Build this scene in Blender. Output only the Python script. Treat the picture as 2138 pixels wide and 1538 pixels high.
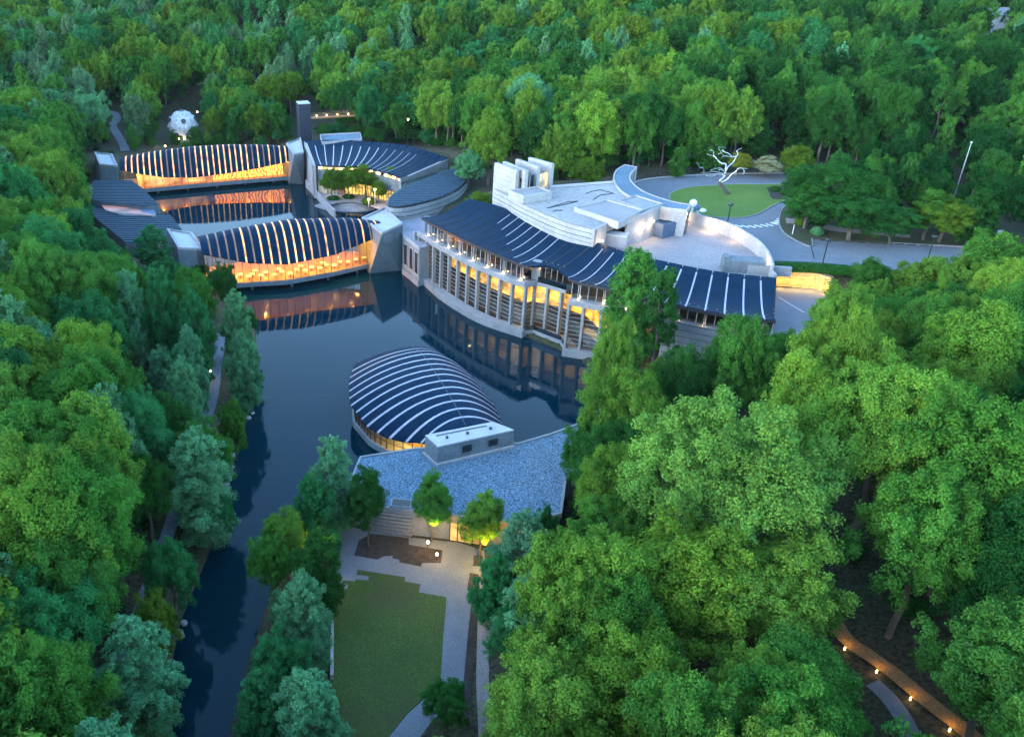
import bpy, math, random
import numpy as np
from mathutils import Vector
random.seed(7); rng = np.random.default_rng(7)
R = math.radians
sc = bpy.context.scene
for o in list(bpy.data.objects):
    bpy.data.objects.remove(o)
COL = sc.collection

# ------------------------------------------------------------------ camera, sky, sun, exposure
PF, PCX, PCY, CH, TH = 1750.0, 835.0, 769.0, 65.0, R(27.7)   # lens in photo pixels, principal point, camera height (m), tilt down
cam = bpy.data.objects.new('camera', bpy.data.cameras.new('camera')); COL.objects.link(cam)
cam.location = (0, 0, CH); cam.rotation_euler = (R(90) - TH, 0, 0)
cam.data.sensor_width = 36; cam.data.lens = 36 * PF / 2138
cam.data.shift_x = (1069 - PCX) / 2138
cam.data.clip_start = 1; cam.data.clip_end = 8000
sc.camera = cam

SUN_EL, SUN_AZ = R(9), R(240)       # azimuth clockwise from +Y: low behind the camera's left shoulder
world = bpy.data.worlds.new('World'); sc.world = world; world.use_nodes = True
wn = world.node_tree.nodes; wl = world.node_tree.links
bg = wn['Background']; sky = wn.new('ShaderNodeTexSky'); sky.sky_type = 'NISHITA'
sky.sun_disc = False; sky.sun_elevation = SUN_EL; sky.sun_rotation = SUN_AZ
sky.air_density = 1.0; sky.dust_density = 0.2; sky.ozone_density = 2.4
wl.new(sky.outputs[0], bg.inputs[0]); bg.inputs[1].default_value = 0.15
sl = bpy.data.lights.new('sun', 'SUN'); sl.energy = 0.38; sl.angle = R(45); sl.color = (1.0, 0.93, 0.84)
sun = bpy.data.objects.new('sun', sl); COL.objects.link(sun)
sd = Vector((math.sin(SUN_AZ) * math.cos(SUN_EL), math.cos(SUN_AZ) * math.cos(SUN_EL), math.sin(SUN_EL)))
sun.rotation_euler = sd.to_track_quat('Z', 'Y').to_euler()
vs = sc.view_settings; vs.view_transform = 'Standard'; vs.look = 'None'; vs.exposure = 3.42; vs.gamma = 1; vs.use_curve_mapping = False
cy = sc.cycles
cy.use_denoising = True; cy.max_bounces = 5; cy.diffuse_bounces = 3; cy.glossy_bounces = 3; cy.transmission_bounces = 3
cy.transparent_max_bounces = 10; cy.sample_clamp_indirect = 3.0; cy.caustics_reflective = False; cy.caustics_refractive = False

# ------------------------------------------------------------------ from a photo pixel to a place: at(px, py, height)
CT, ST = math.cos(TH), math.sin(TH)
def at(px, py, z=0.0):
    x = (px - PCX) / PF; y = (PCY - py) / PF
    dy, dz = CT + y * ST, -ST + y * CT
    t = (z - CH) / dz
    return Vector((t * x, t * dy, z))
def pix(X, Y, Z):
    zc = Y * CT - (Z - CH) * ST; yc = Y * ST + (Z - CH) * CT
    return PCX + PF * X / zc, PCY - PF * yc / zc
def ats(pts, z): return [at(p[0], p[1], z) for p in pts]
def za(pts, s, ox, oy): return [(ox + x / s, oy + y / s) for x, y in pts]   # enlarged-detail pixels to photo pixels
def smooth(pts, n):
    P = [Vector(p) for p in pts]; P = [P[0] * 2 - P[1]] + P + [P[-1] * 2 - P[-2]]
    m = len(P) - 3; out = []
    for k in range(n):
        u = k / (n - 1) * m; i = min(int(u), m - 1); t = u - i
        a, b, c, d = P[i:i + 4]
        out.append(0.5 * (2 * b + (c - a) * t + (2 * a - 5 * b + 4 * c - d) * t * t + (3 * b - a - 3 * c + d) * t ** 3))
    return out
def along(pts, u):      # point at fraction u of a polyline's length
    L = [0]
    for a, b in zip(pts, pts[1:]): L.append(L[-1] + (b - a).length)
    s = u * L[-1]
    for i in range(len(pts) - 1):
        if s <= L[i + 1] or i == len(pts) - 2:
            return pts[i].lerp(pts[i + 1], (s - L[i]) / max(L[i + 1] - L[i], 1e-6))
def even(pts, n): return [along(pts, k / (n - 1)) for k in range(n)]

# ------------------------------------------------------------------ materials
MATS = {}
def nodes(name):
    m = bpy.data.materials.new(name); m.use_nodes = True
    nt = m.node_tree; return m, nt, nt.nodes['Principled BSDF']
def tex(nt, kind, scale, coord='Object', **kw):
    tc = nt.nodes.new('ShaderNodeTexCoord'); t = nt.nodes.new(kind)
    t.inputs['Scale'].default_value = scale
    for k, v in kw.items():
        if k in t.inputs: t.inputs[k].default_value = v
    nt.links.new(tc.outputs[coord], t.inputs['Vector']); return t
def ramp(nt, src, stops):
    r = nt.nodes.new('ShaderNodeValToRGB'); e = r.color_ramp.elements
    while len(e) < len(stops): e.new(0.5)
    for el, (p, c) in zip(e, stops): el.position = p; el.color = (*c, 1)
    nt.links.new(src, r.inputs[0]); return r
def mottled(name, c0, c1, scale=1.0, rough=0.8, fine=None, bump=0.0, bscale=8, metal=0.0, spec=0.5):
    m, nt, b = nodes(name)
    n = tex(nt, 'ShaderNodeTexNoise', scale, Detail=5.0, Roughness=0.6)
    r = ramp(nt, n.outputs['Fac'], [(0.32, c0), (0.68, c1)])
    out = r.outputs[0]
    if fine:
        n2 = tex(nt, 'ShaderNodeTexNoise', fine[0], Detail=2.0)
        mx = nt.nodes.new('ShaderNodeMix'); mx.data_type = 'RGBA'; mx.blend_type = 'MULTIPLY'; mx.inputs[0].default_value = 1
        r2 = ramp(nt, n2.outputs['Fac'], [(0.35, (1 - fine[1],) * 3), (0.65, (1 + fine[1],) * 3)])
        nt.links.new(out, mx.inputs[6]); nt.links.new(r2.outputs[0], mx.inputs[7]); out = mx.outputs[2]
    nt.links.new(out, b.inputs['Base Color'])
    b.inputs['Roughness'].default_value = rough; b.inputs['Metallic'].default_value = metal; b.inputs['Specular IOR Level'].default_value = spec
    if bump:
        n3 = tex(nt, 'ShaderNodeTexNoise', bscale, Detail=3.0); bp = nt.nodes.new('ShaderNodeBump')
        bp.inputs['Strength'].default_value = bump; bp.inputs['Distance'].default_value = 0.1
        nt.links.new(n3.outputs['Fac'], bp.inputs['Height']); nt.links.new(bp.outputs[0], b.inputs['Normal'])
    MATS[name] = m; return m
def glow(name, col, strength, vary=None):
    m, nt, b = nodes(name)
    b.inputs['Base Color'].default_value = (*[c * 0.25 for c in col], 1); b.inputs['Roughness'].default_value = 0.4
    b.inputs['Emission Color'].default_value = (*col, 1); b.inputs['Emission Strength'].default_value = strength * 0.24
    if vary:
        n = tex(nt, 'ShaderNodeTexNoise', vary, Detail=3.0)
        r = ramp(nt, n.outputs['Fac'], [(0.36, tuple(0.14 * c for c in col)), (0.62, col)])
        nt.links.new(r.outputs[0], b.inputs['Emission Color'])
    MATS[name] = m; return m
def glass(name, tint, refl=0.12, rough=0.02):
    m = bpy.data.materials.new(name); m.use_nodes = True; nt = m.node_tree; nt.nodes.clear()
    out = nt.nodes.new('ShaderNodeOutputMaterial'); tr = nt.nodes.new('ShaderNodeBsdfTransparent'); gl = nt.nodes.new('ShaderNodeBsdfGlossy')
    tr.inputs[0].default_value = (*tint, 1); gl.inputs['Roughness'].default_value = rough; gl.inputs[0].default_value = (0.9, 0.95, 1, 1)
    lw = nt.nodes.new('ShaderNodeFresnel'); lw.inputs[0].default_value = 1.5
    ad = nt.nodes.new('ShaderNodeMath'); ad.operation = 'ADD'; ad.inputs[1].default_value = refl - 0.04
    mx = nt.nodes.new('ShaderNodeMixShader')
    nt.links.new(lw.outputs[0], ad.inputs[0]); nt.links.new(ad.outputs[0], mx.inputs[0]); nt.links.new(tr.outputs[0], mx.inputs[1]); nt.links.new(gl.outputs[0], mx.inputs[2])
    nt.links.new(mx.outputs[0], out.inputs[0]); MATS[name] = m; return m

M_conc = mottled('concrete', (0.20, 0.215, 0.225), (0.28, 0.29, 0.30), 0.35, 0.85, (3.0, 0.12), 0.15, 6)
M_pale = mottled('pale_concrete', (0.29, 0.285, 0.29), (0.38, 0.375, 0.38), 0.3, 0.85, (2.5, 0.10), 0.15, 6)
M_white = mottled('white_roof', (0.36, 0.36, 0.38), (0.46, 0.455, 0.475), 0.4, 0.7, (4, 0.08))
M_pier = mottled('dark_concrete', (0.10, 0.13, 0.15), (0.15, 0.18, 0.20), 0.5, 0.8, (4, 0.15), 0.2, 8)
M_roof = mottled('copper_roof', (0.001, 0.015, 0.037), (0.002, 0.021, 0.050), 0.5, 0.6, (5, 0.25), 0.2, 12, 0.0, 0.07)
M_roof2 = mottled('dark_shingle', (0.022, 0.055, 0.088), (0.036, 0.072, 0.108), 0.6, 0.6, (6, 0.3), 0.3, 10, 0, 0.12)
M_seam = mottled('roof_seam', (0.008, 0.010, 0.016), (0.014, 0.016, 0.024), 1, 0.5)
M_strip = mottled('pale_strip', (0.32, 0.32, 0.36), (0.42, 0.42, 0.47), 1.2, 0.35, (6, 0.15))
M_gravel = mottled('gravel_roof', (0.085, 0.15, 0.205), (0.125, 0.19, 0.25), 0.12, 0.95, (6.5, 0.75), 0.6, 14)
M_asph = mottled('asphalt', (0.125, 0.145, 0.17), (0.17, 0.19, 0.215), 0.15, 0.9, (7, 0.4), 0.3, 14)
M_yard = mottled('yard_concrete', (0.22, 0.215, 0.225), (0.29, 0.28, 0.285), 0.12, 0.9, (6, 0.25), 0.15, 10)
M_plaza = mottled('paving', (0.125, 0.145, 0.165), (0.17, 0.19, 0.21), 0.3, 0.9, (12, 0.3), 0.2, 10)
M_tan = mottled('tan_paving', (0.24, 0.20, 0.18), (0.33, 0.28, 0.25), 0.4, 0.9, (9, 0.3))
M_soil = mottled('mulch', (0.022, 0.018, 0.015), (0.05, 0.04, 0.035), 1.2, 0.95, (10, 0.5), 0.6, 10)
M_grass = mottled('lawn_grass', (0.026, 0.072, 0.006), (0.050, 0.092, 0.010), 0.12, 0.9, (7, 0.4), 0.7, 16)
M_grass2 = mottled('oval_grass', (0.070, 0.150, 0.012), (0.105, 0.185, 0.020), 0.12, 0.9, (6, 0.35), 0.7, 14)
M_ground = mottled('forest_floor', (0.020, 0.040, 0.012), (0.060, 0.046, 0.026), 0.12, 0.95, (2.5, 0.5), 1.0, 4)
M_steel = mottled('polished_steel', (0.48, 0.50, 0.52), (0.58, 0.60, 0.62), 2, 0.25, metal=0.85)
M_dark = mottled('black_metal', (0.012, 0.014, 0.016), (0.02, 0.022, 0.026), 3, 0.4)
M_frame = mottled('frame_metal', (0.30, 0.33, 0.36), (0.38, 0.40, 0.44), 2, 0.4)
M_dframe = mottled('dark_frame', (0.03, 0.03, 0.035), (0.05, 0.05, 0.055), 2, 0.4)
M_wood = mottled('wood', (0.22, 0.145, 0.055), (0.34, 0.23, 0.09), 1.5, 0.5, (8, 0.25))
M_board = mottled('board_wood', (0.20, 0.12, 0.05), (0.34, 0.20, 0.08), 3, 0.7, (10, 0.35))
M_bark = mottled('bark', (0.07, 0.06, 0.05), (0.14, 0.12, 0.10), 2.5, 0.9, (6, 0.3))
M_barkw = mottled('pale_bark', (0.30, 0.30, 0.27), (0.42, 0.42, 0.38), 2.5, 0.9, (6, 0.3))
M_rock = mottled('stone', (0.22, 0.22, 0.22), (0.36, 0.35, 0.34), 1.5, 0.9, (5, 0.3), 0.5, 5)
M_blue = mottled('blue_paint', (0.06, 0.10, 0.17), (0.09, 0.14, 0.22), 1, 0.5)
M_paint = mottled('white_paint', (0.70, 0.70, 0.70), (0.82, 0.82, 0.82), 3, 0.6)
M_wtile = mottled('white_panel', (0.42, 0.42, 0.43), (0.58, 0.58, 0.59), 1, 0.35)
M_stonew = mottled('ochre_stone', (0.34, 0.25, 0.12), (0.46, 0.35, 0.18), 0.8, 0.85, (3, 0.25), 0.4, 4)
M_plaster = mottled('warm_plaster', (0.52, 0.40, 0.26), (0.62, 0.49, 0.32), 0.5, 0.8)
M_gglass = glass('gallery_glass', (0.62, 0.66, 0.60), 0.10)
M_glass = glass('window_glass', (0.80, 0.86, 0.86), 0.10)
M_dglass = glass('dark_glass', (0.45, 0.52, 0.55), 0.16)
M_lit_strip = glow('lit_skylight', (1.0, 0.52, 0.18), 0.95, 0.6)
M_lamp = glow('lamp_glow', (1.0, 0.72, 0.36), 14)
M_lamp2 = glow('amber_glow', (1.0, 0.60, 0.16), 9)
M_art = glow('lit_artwork', (1.0, 0.44, 0.12), 0.9, 0.35)  # gallery lighting put into the wall as its own emission

nt = M_grass.node_tree; b = nt.nodes['Principled BSDF']; n = tex(nt, 'ShaderNodeTexNoise', 0.09, Detail=4.0, Roughness=0.65); r = ramp(nt, n.outputs['Fac'], [(0.50, (0, 0, 0)), (0.68, (0.75, 0.75, 0.75))])
mx = nt.nodes.new('ShaderNodeMix'); mx.data_type = 'RGBA'; nt.links.new(r.outputs[0], mx.inputs[0]); nt.links.new(b.inputs['Base Color'].links[0].from_socket, mx.inputs[6]); mx.inputs[7].default_value = (0.060, 0.052, 0.022, 1); nt.links.new(mx.outputs[2], b.inputs['Base Color'])
def water_mat():
    m, nt, b = nodes('pond_water'); MATS['pond_water'] = m
    b.inputs['Base Color'].default_value = (0.0002, 0.018, 0.029, 1); b.inputs['Specular IOR Level'].default_value = 0.32; b.inputs['Specular Tint'].default_value = (0.62, 0.86, 0.95, 1); b.inputs['Roughness'].default_value = 0.035; b.inputs['IOR'].default_value = 1.33
    n = tex(nt, 'ShaderNodeTexNoise', 0.9, Detail=3.0); bp = nt.nodes.new('ShaderNodeBump'); bp.inputs['Strength'].default_value = 0.05; bp.inputs['Distance'].default_value = 0.08
    nt.links.new(n.outputs['Fac'], bp.inputs['Height']); nt.links.new(bp.outputs[0], b.inputs['Normal']); return m
M_water = water_mat()

def leaf_mat():
    m = bpy.data.materials.new('leaves'); m.use_nodes = True; nt = m.node_tree; nt.nodes.clear()
    out = nt.nodes.new('ShaderNodeOutputMaterial')
    tone = nt.nodes.new('ShaderNodeAttribute'); tone.attribute_type = 'INSTANCER'; tone.attribute_name = 'tone'
    vc = nt.nodes.new('ShaderNodeAttribute'); vc.attribute_type = 'GEOMETRY'; vc.attribute_name = 'tint'
    mx = nt.nodes.new('ShaderNodeMix'); mx.data_type = 'RGBA'; mx.blend_type = 'MULTIPLY'; mx.inputs[0].default_value = 1
    nt.links.new(tone.outputs['Vector'], mx.inputs[6]); nt.links.new(vc.outputs['Color'], mx.inputs[7])
    d = nt.nodes.new('ShaderNodeBsdfDiffuse'); t = nt.nodes.new('ShaderNodeBsdfTranslucent'); ms = nt.nodes.new('ShaderNodeMixShader'); ms.inputs[0].default_value = 0.38
    nt.links.new(mx.outputs[2], d.inputs[0]); nt.links.new(mx.outputs[2], t.inputs[0])
    nt.links.new(d.outputs[0], ms.inputs[1]); nt.links.new(t.outputs[0], ms.inputs[2]); nt.links.new(ms.outputs[0], out.inputs[0])
    MATS['leaves'] = m; return m
M_leaf = leaf_mat()

# ------------------------------------------------------------------ mesh helpers
class MB:
    def __init__(s): s.v = []; s.f = []
    def add(s, vs, fs):
        k = len(s.v); s.v += [tuple(v) for v in vs]; s.f += [tuple(i + k for i in f) for f in fs]; return s
    def prism(s, pts, z0, z1):
        n = len(pts)
        a = sum(pts[i][0] * pts[(i + 1) % n][1] - pts[(i + 1) % n][0] * pts[i][1] for i in range(n))
        if a < 0:
            pts = pts[::-1]
            if isinstance(z1, (list, tuple)): z1 = z1[::-1]
            if isinstance(z0, (list, tuple)): z0 = z0[::-1]
        zt = z1 if isinstance(z1, (list, tuple)) else [z1] * n
        zb = z0 if isinstance(z0, (list, tuple)) else [z0] * n
        vs = [(p[0], p[1], zb[i]) for i, p in enumerate(pts)] + [(p[0], p[1], zt[i]) for i, p in enumerate(pts)]
        fs = [tuple(range(n - 1, -1, -1)), tuple(range(n, 2 * n))] + [(i, (i + 1) % n, n + (i + 1) % n, n + i) for i in range(n)]
        return s.add(vs, fs)
    def ribbon(s, pts, z0, z1, th, closed=False):     # wall along a line, th metres thick to its left
        n = len(pts); inn = offset(pts, th, closed); vs = []
        for i in range(n):
            a, b = pts[i], inn[i]
            za0 = z0[i] if isinstance(z0, (list, tuple)) else z0; zb1 = z1[i] if isinstance(z1, (list, tuple)) else z1
            vs += [(a[0], a[1], za0), (a[0], a[1], zb1), (b[0], b[1], zb1), (b[0], b[1], za0)]
        fs = []
        for i in range(n if closed else n - 1):
            p, q = 4 * i, 4 * ((i + 1) % n)
            for j in range(4): fs.append((p + j, q + j, q + (j + 1) % 4, p + (j + 1) % 4))
        if not closed: fs += [(0, 1, 2, 3), (4 * n - 1, 4 * n - 2, 4 * n - 3, 4 * n - 4)]
        return s.add(vs, fs)
    def loft(s, rows, th=0.0):                        # grid of points, optionally with thickness downwards
        m, n = len(rows), len(rows[0]); vs = [p for r in rows for p in r]
        fs = [(i * n + j, i * n + j + 1, (i + 1) * n + j + 1, (i + 1) * n + j) for i in range(m - 1) for j in range(n - 1)]
        if th:
            k = m * n; vs = [tuple(p) for p in vs] + [(p[0], p[1], p[2] - th) for p in vs]
            fs += [(k + i * n + j, k + (i + 1) * n + j, k + (i + 1) * n + j + 1, k + i * n + j + 1) for i in range(m - 1) for j in range(n - 1)]
            edge = [j for j in range(n)] + [i * n + n - 1 for i in range(1, m)] + [(m - 1) * n + j for j in range(n - 2, -1, -1)] + [i * n for i in range(m - 2, 0, -1)]
            for a, b in zip(edge, edge[1:] + edge[:1]):
                q = len(vs); vs += [vs[a], vs[b], vs[b + k], vs[a + k]]; fs.append((q, q + 1, q + 2, q + 3))
        return s.add(vs, fs)
    def box(s, c, sx, sy, sz, rz=0.0, taper=1.0):     # c = centre of the base
        ca, sa = math.cos(rz), math.sin(rz); vs = []
        for z, t in ((0, 1), (sz, taper)):
            for x, y in ((-1, -1), (1, -1), (1, 1), (-1, 1)):
                x2, y2 = x * sx / 2 * t, y * sy / 2 * t
                vs.append((c[0] + x2 * ca - y2 * sa, c[1] + x2 * sa + y2 * ca, c[2] + z))
        return s.add(vs, [(3, 2, 1, 0), (4, 5, 6, 7), (0, 1, 5, 4), (1, 2, 6, 5), (2, 3, 7, 6), (3, 0, 4, 7)])
    def tube(s, path, rad, n=6):
        path = [Vector(p) for p in path]; m = len(path); vs = []; fs = []
        for i, p in enumerate(path):
            d = (path[min(i + 1, m - 1)] - path[max(i - 1, 0)]).normalized()
            u = d.orthogonal() if abs(d.z) > 0.95 else d.cross(Vector((0, 0, 1))); u.normalize(); w = d.cross(u)
            r = rad[i] if isinstance(rad, (list, tuple)) else rad
            vs += [p + (u * math.cos(2 * math.pi * k / n) + w * math.sin(2 * math.pi * k / n)) * r for k in range(n)]
        for i in range(m - 1):
            for k in range(n): fs.append((i * n + k, i * n + (k + 1) % n, (i + 1) * n + (k + 1) % n, (i + 1) * n + k))
        fs += [tuple(range(n - 1, -1, -1)), tuple((m - 1) * n + k for k in range(n))]
        return s.add(vs, fs)
    def ball(s, c, r, n=8, m=6, sz=1.0):
        vs = [(c[0], c[1], c[2] - r * sz)]; fs = []
        for i in range(1, m):
            a = -math.pi / 2 + math.pi * i / m
            vs += [(c[0] + r * math.cos(a) * math.cos(2 * math.pi * k / n), c[1] + r * math.cos(a) * math.sin(2 * math.pi * k / n), c[2] + r * sz * math.sin(a)) for k in range(n)]
        vs.append((c[0], c[1], c[2] + r * sz)); t = len(vs) - 1
        for k in range(n):
            fs.append((0, 1 + (k + 1) % n, 1 + k)); fs.append((t, t - n + k, t - n + (k + 1) % n))
            for i in range(m - 2): fs.append((1 + i * n + k, 1 + i * n + (k + 1) % n, 1 + (i + 1) * n + (k + 1) % n, 1 + (i + 1) * n + k))
        return s.add(vs, fs)
def offset(pts, th, closed=False):
    n = len(pts); out = []
    for i in range(n):
        a = pts[(i - 1) % n] if closed or i else pts[0]; b = pts[(i + 1) % n] if closed or i < n - 1 else pts[-1]
        d = Vector((b[0] - a[0], b[1] - a[1], 0)).normalized()
        out.append(Vector((pts[i][0] - d.y * th, pts[i][1] + d.x * th, pts[i][2] if len(pts[i]) > 2 else 0)))
    return out
ORG = {}
def build(name, mb, mat, parent=None, smooth_=False, origin=None):
    org = Vector(ORG[parent.name]) if parent else (Vector(origin) if origin is not None else Vector((0, 0, 0)))
    me = bpy.data.meshes.new(name)
    me.from_pydata([(v[0] - org.x, v[1] - org.y, v[2] - org.z) for v in mb.v], [], mb.f); me.update()
    me.materials.append(mat)
    if smooth_: me.polygons.foreach_set('use_smooth', [True] * len(me.polygons))
    o = bpy.data.objects.new(name, me); COL.objects.link(o); ORG[o.name] = org
    if parent: o.parent = parent
    else: o.location = org
    return o
def tag(o, label=None, cat=None, group=None, kind=None):
    if label: o['label'] = label
    if cat: o['category'] = cat
    if group: o['group'] = group
    if kind: o['kind'] = kind
    return o
def thing(name, loc, label, cat, group=None):
    o = bpy.data.objects.new(name, None); COL.objects.link(o); o.location = loc; o.empty_display_size = 0.5
    ORG[o.name] = Vector(loc); return tag(o, label, cat, group)
def struct(name, mb, mat, label=None): return tag(build(name, mb, mat), label, kind='structure')
def lamp(kind, loc, power, col=(1, 0.66, 0.30), size=0.3, aim=None, parent=None, spot=None):
    l = bpy.data.lights.new('light', kind); l.energy = power * 0.20; l.color = col
    if kind == 'AREA': l.size = size
    else: l.shadow_soft_size = size
    if kind == 'SPOT': l.spot_size = R(spot or 80); l.spot_blend = 0.8
    l.cycles.use_multiple_importance_sampling = False
    o = bpy.data.objects.new('light', l); COL.objects.link(o); o.location = loc
    if aim is not None: o.rotation_euler = (Vector(aim) - Vector(loc)).to_track_quat('-Z', 'Y').to_euler()
    if parent: o.parent = parent; o.location = Vector(loc) - ORG[parent.name]
    return o

# ================================================================== TERRAIN AND GROUND
def poly_dist(X, Y, poly):      # signed distance to a polygon, negative inside
    P = np.array([(p[0], p[1]) for p in poly]); Q = np.roll(P, -1, 0)
    d2 = np.full(X.shape, 1e18); ins = np.zeros(X.shape, bool)
    for (ax, ay), (bx, by) in zip(P, Q):
        ex, ey = bx - ax, by - ay; t = np.clip(((X - ax) * ex + (Y - ay) * ey) / (ex * ex + ey * ey + 1e-12), 0, 1)
        d2 = np.minimum(d2, (X - ax - t * ex) ** 2 + (Y - ay - t * ey) ** 2)
        c = ((ay > Y) != (by > Y)) & (X < (bx - ax) * (Y - ay) / (by - ay + 1e-12) + ax); ins ^= c
    d = np.sqrt(d2); return np.where(ins, -d, d)
pond_px = [(330, 1538), (384, 1290), (442, 1150), (472, 1050), (488, 930), (530, 850), (540, 760), (536, 690), (505, 645), (470, 600), (425, 545), (390, 500),
           (335, 432), (305, 400), (285, 378), (300, 364), (430, 350), (560, 342), (625, 356),
           (640, 384), (690, 440), (730, 470), (790, 500), (845, 540), (872, 580), (930, 633), (1000, 673), (1090, 702), (1175, 735), (1240, 770), (1300, 850), (1255, 915),
           (1150, 990), (900, 1060), (745, 1010), (716, 1020), (655, 1075), (602, 1150), (562, 1240), (522, 1350), (486, 1480), (474, 1538)]
POND = ats(pond_px, 0.0)
POND = [Vector((-16.5, 30, 0)), Vector((-16.3, 44, 0))] + POND + [Vector((-11.6, 44, 0)), Vector((-11.5, 30, 0))]
BLD = [at(845, 540, 0), at(872, 580, 0), at(930, 633, 0), at(1000, 673, 0), at(1090, 702, 0), at(1175, 735, 0), at(1240, 770, 0), Vector((44, 116, 0)), Vector((56, 112, 0)),
       Vector((60, 124, 0)), Vector((50, 128, 0)), Vector((38, 139, 0)), Vector((24, 158, 0)), Vector((16, 172, 0)), Vector((3, 186, 0)), Vector((-2, 184, 0))]
PLAT = ats([(1020, 418), (1045, 432), (1200, 487), (1300, 522), (1400, 547), (1500, 568), (1622, 584), (1640, 556), (1900, 572), (2138, 585), (2420, 610), (2420, 520), (2060, 515), (1760, 490), (1800, 380), (1900, 350),
            (1680, 355), (1500, 352), (1330, 366), (1150, 380), (1040, 395)], 13.0)
LOWR = ats([(1590, 596), (1710, 600), (1765, 630), (1790, 690), (1560, 700)], 10.1)
LAWN = ats([(690, 1145), (720, 1100), (860, 1125), (1010, 1140), (1015, 1260), (1000, 1420), (985, 1538), (960, 1700), (700, 1700), (690, 1420), (700, 1250)], 1.0)
STEP_PAD = ats([(686, 432), (705, 422), (760, 424), (806, 442), (800, 475), (700, 475)], 0.2)
COURT = ats([(636, 380), (684, 430), (705, 424), (760, 426), (800, 440), (850, 440), (900, 400)], 1.5) + ats([(935, 332), (850, 305), (760, 294), (640, 292)], 11.4)
WEST = ats([(180, 380), (175, 420), (215, 480), (300, 545), (400, 560), (430, 545), (380, 490), (330, 430), (310, 400), (262, 375)], 1.5)
WING = ats([(745, 1000), (720, 1095), (860, 1122), (1000, 1130), (1180, 1060), (1240, 900), (1150, 920), (900, 985)], 0.8)
CTRL = np.array([(-30, 100, 2), (-24, 60, 1.5), (-46, 150, 3), (-50, 120, 5), (-70, 90, 9), (-100, 60, 12), (-110, 140, 14), (-45, 60, 6), (-130, 200, 15), (-105, 240, 6), (-84, 205, 4), (-60, 265, 2.5), (-95, 270, 5), (-60, 300, 4), (-60, 335, 15),
                 (-150, 330, 20), (-60, 400, 31), (-220, 420, 34), (-260, 250, 22), (0, 275, 4.5), (0, 300, 10), (0, 350, 24), (0, 400, 33), (0, 480, 38), (30, 200, 10), (60, 225, 14.5), (70, 260, 18), (80, 300, 24), (90, 350, 32), (100, 430, 38),
                 (150, 205, 14), (150, 250, 20), (200, 330, 32), (240, 430, 38), (300, 220, 24), (80, 160, 13), (110, 145, 13), (60, 110, 7), (42, 104, 2.2), (80, 120, 9.8), (90, 95, 9), (60, 70, 4.5), (30, 62, 1.6), (90, 60, 8), (130, 105, 12),
                 (25, 88, 1.2), (20, 40, 1.2), (0, 30, 1), (60, 40, 4), (180, 120, 15), (-20, 20, 1), (-100, 10, 12), (100, 10, 9), (0, 600, 44), (-300, 600, 44), (300, 600, 44)], float)
def base_height(X, Y):
    num = np.zeros(X.shape); den = np.zeros(X.shape)
    for x, y, z in CTRL:
        w = 1.0 / (((X - x) ** 2 + (Y - y) ** 2) ** 1.5 + 300.0); num += w * z; den += w
    return num / den
def sstep(a, b, x): t = np.clip((x - a) / (b - a), 0, 1); return t * t * (3 - 2 * t)
def height_grid(X, Y):
    Z = base_height(X, Y)
    Z += 0.9 * np.sin(X * 0.11 + 1.3 * np.sin(Y * 0.05)) * np.sin(Y * 0.09) * sstep(5, 40, np.abs(Z) * 3)
    for poly, z, bl in ((LAWN, 0.92, 5), (PLAT, 12.9, 7), (LOWR, 10.05, 2.5), (COURT, 1.35, 6), (STEP_PAD, -0.3, 1.5), (WEST, 1.6, 5), (WING, 0.8, 3), (BLD, 0.7, 1.5)):
        w = 1 - sstep(0.3, bl, poly_dist(X, Y, poly)); Z = Z * (1 - w) + z * w
    d = poly_dist(X, Y, POND)
    Z = np.where(d < 0, np.maximum(-2.2, d * 0.9 - 0.12), np.minimum(Z, -0.1 + d * 0.75))
    return Z
GX = np.arange(-330, 371, 2.0); GY = np.arange(4, 640, 2.0)
XX, YY = np.meshgrid(GX, GY); ZZ = height_grid(XX, YY); PD = poly_dist(XX, YY, POND)
def ground(x, y):
    i = min(max((x - GX[0]) / 2.0, 0), len(GX) - 1.001); j = min(max((y - GY[0]) / 2.0, 0), len(GY) - 1.001)
    a, b = int(i), int(j); u, v = i - a, j - b
    return float(ZZ[b, a] * (1 - u) * (1 - v) + ZZ[b, a + 1] * u * (1 - v) + ZZ[b + 1, a] * (1 - u) * v + ZZ[b + 1, a + 1] * u * v)
def drop(px, py, h=0.0):        # where the view line through a pixel is h metres above the ground
    x = (px - PCX) / PF; y = (PCY - py) / PF; d = Vector((x, CT + y * ST, -ST + y * CT)); t = 30.0
    while t < 900:
        p = Vector((0, 0, CH)) + d * t
        if p.z <= ground(p.x, p.y) + h: break
        t += 0.5
    return Vector((p.x, p.y, ground(p.x, p.y)))
def terrain():
    ny, nx = ZZ.shape
    v = np.stack([XX.ravel(), YY.ravel(), ZZ.ravel()], 1)
    k = np.arange(ny * nx).reshape(ny, nx)
    f = np.stack([k[:-1, :-1].ravel(), k[:-1, 1:].ravel(), k[1:, 1:].ravel(), k[1:, :-1].ravel()], 1)
    me = bpy.data.meshes.new('ground'); me.from_pydata(v.tolist(), [], f.tolist()); me.update(); me.materials.append(M_ground)
    me.polygons.foreach_set('use_smooth', [True] * len(me.polygons))
    o = bpy.data.objects.new('ground', me); COL.objects.link(o); tag(o, 'dark leafy valley ground under the forest', kind='structure')
terrain()
def sheet(name, pts, z, mat, label, th=0.0, kind='structure'):
    mb = MB()
    if th: mb.prism(pts, z - th, z)
    else: mb.add([(p[0], p[1], z) for p in pts], [tuple(range(len(pts)))])
    o = build(name, mb, mat); return tag(o, label, kind=kind)
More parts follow.
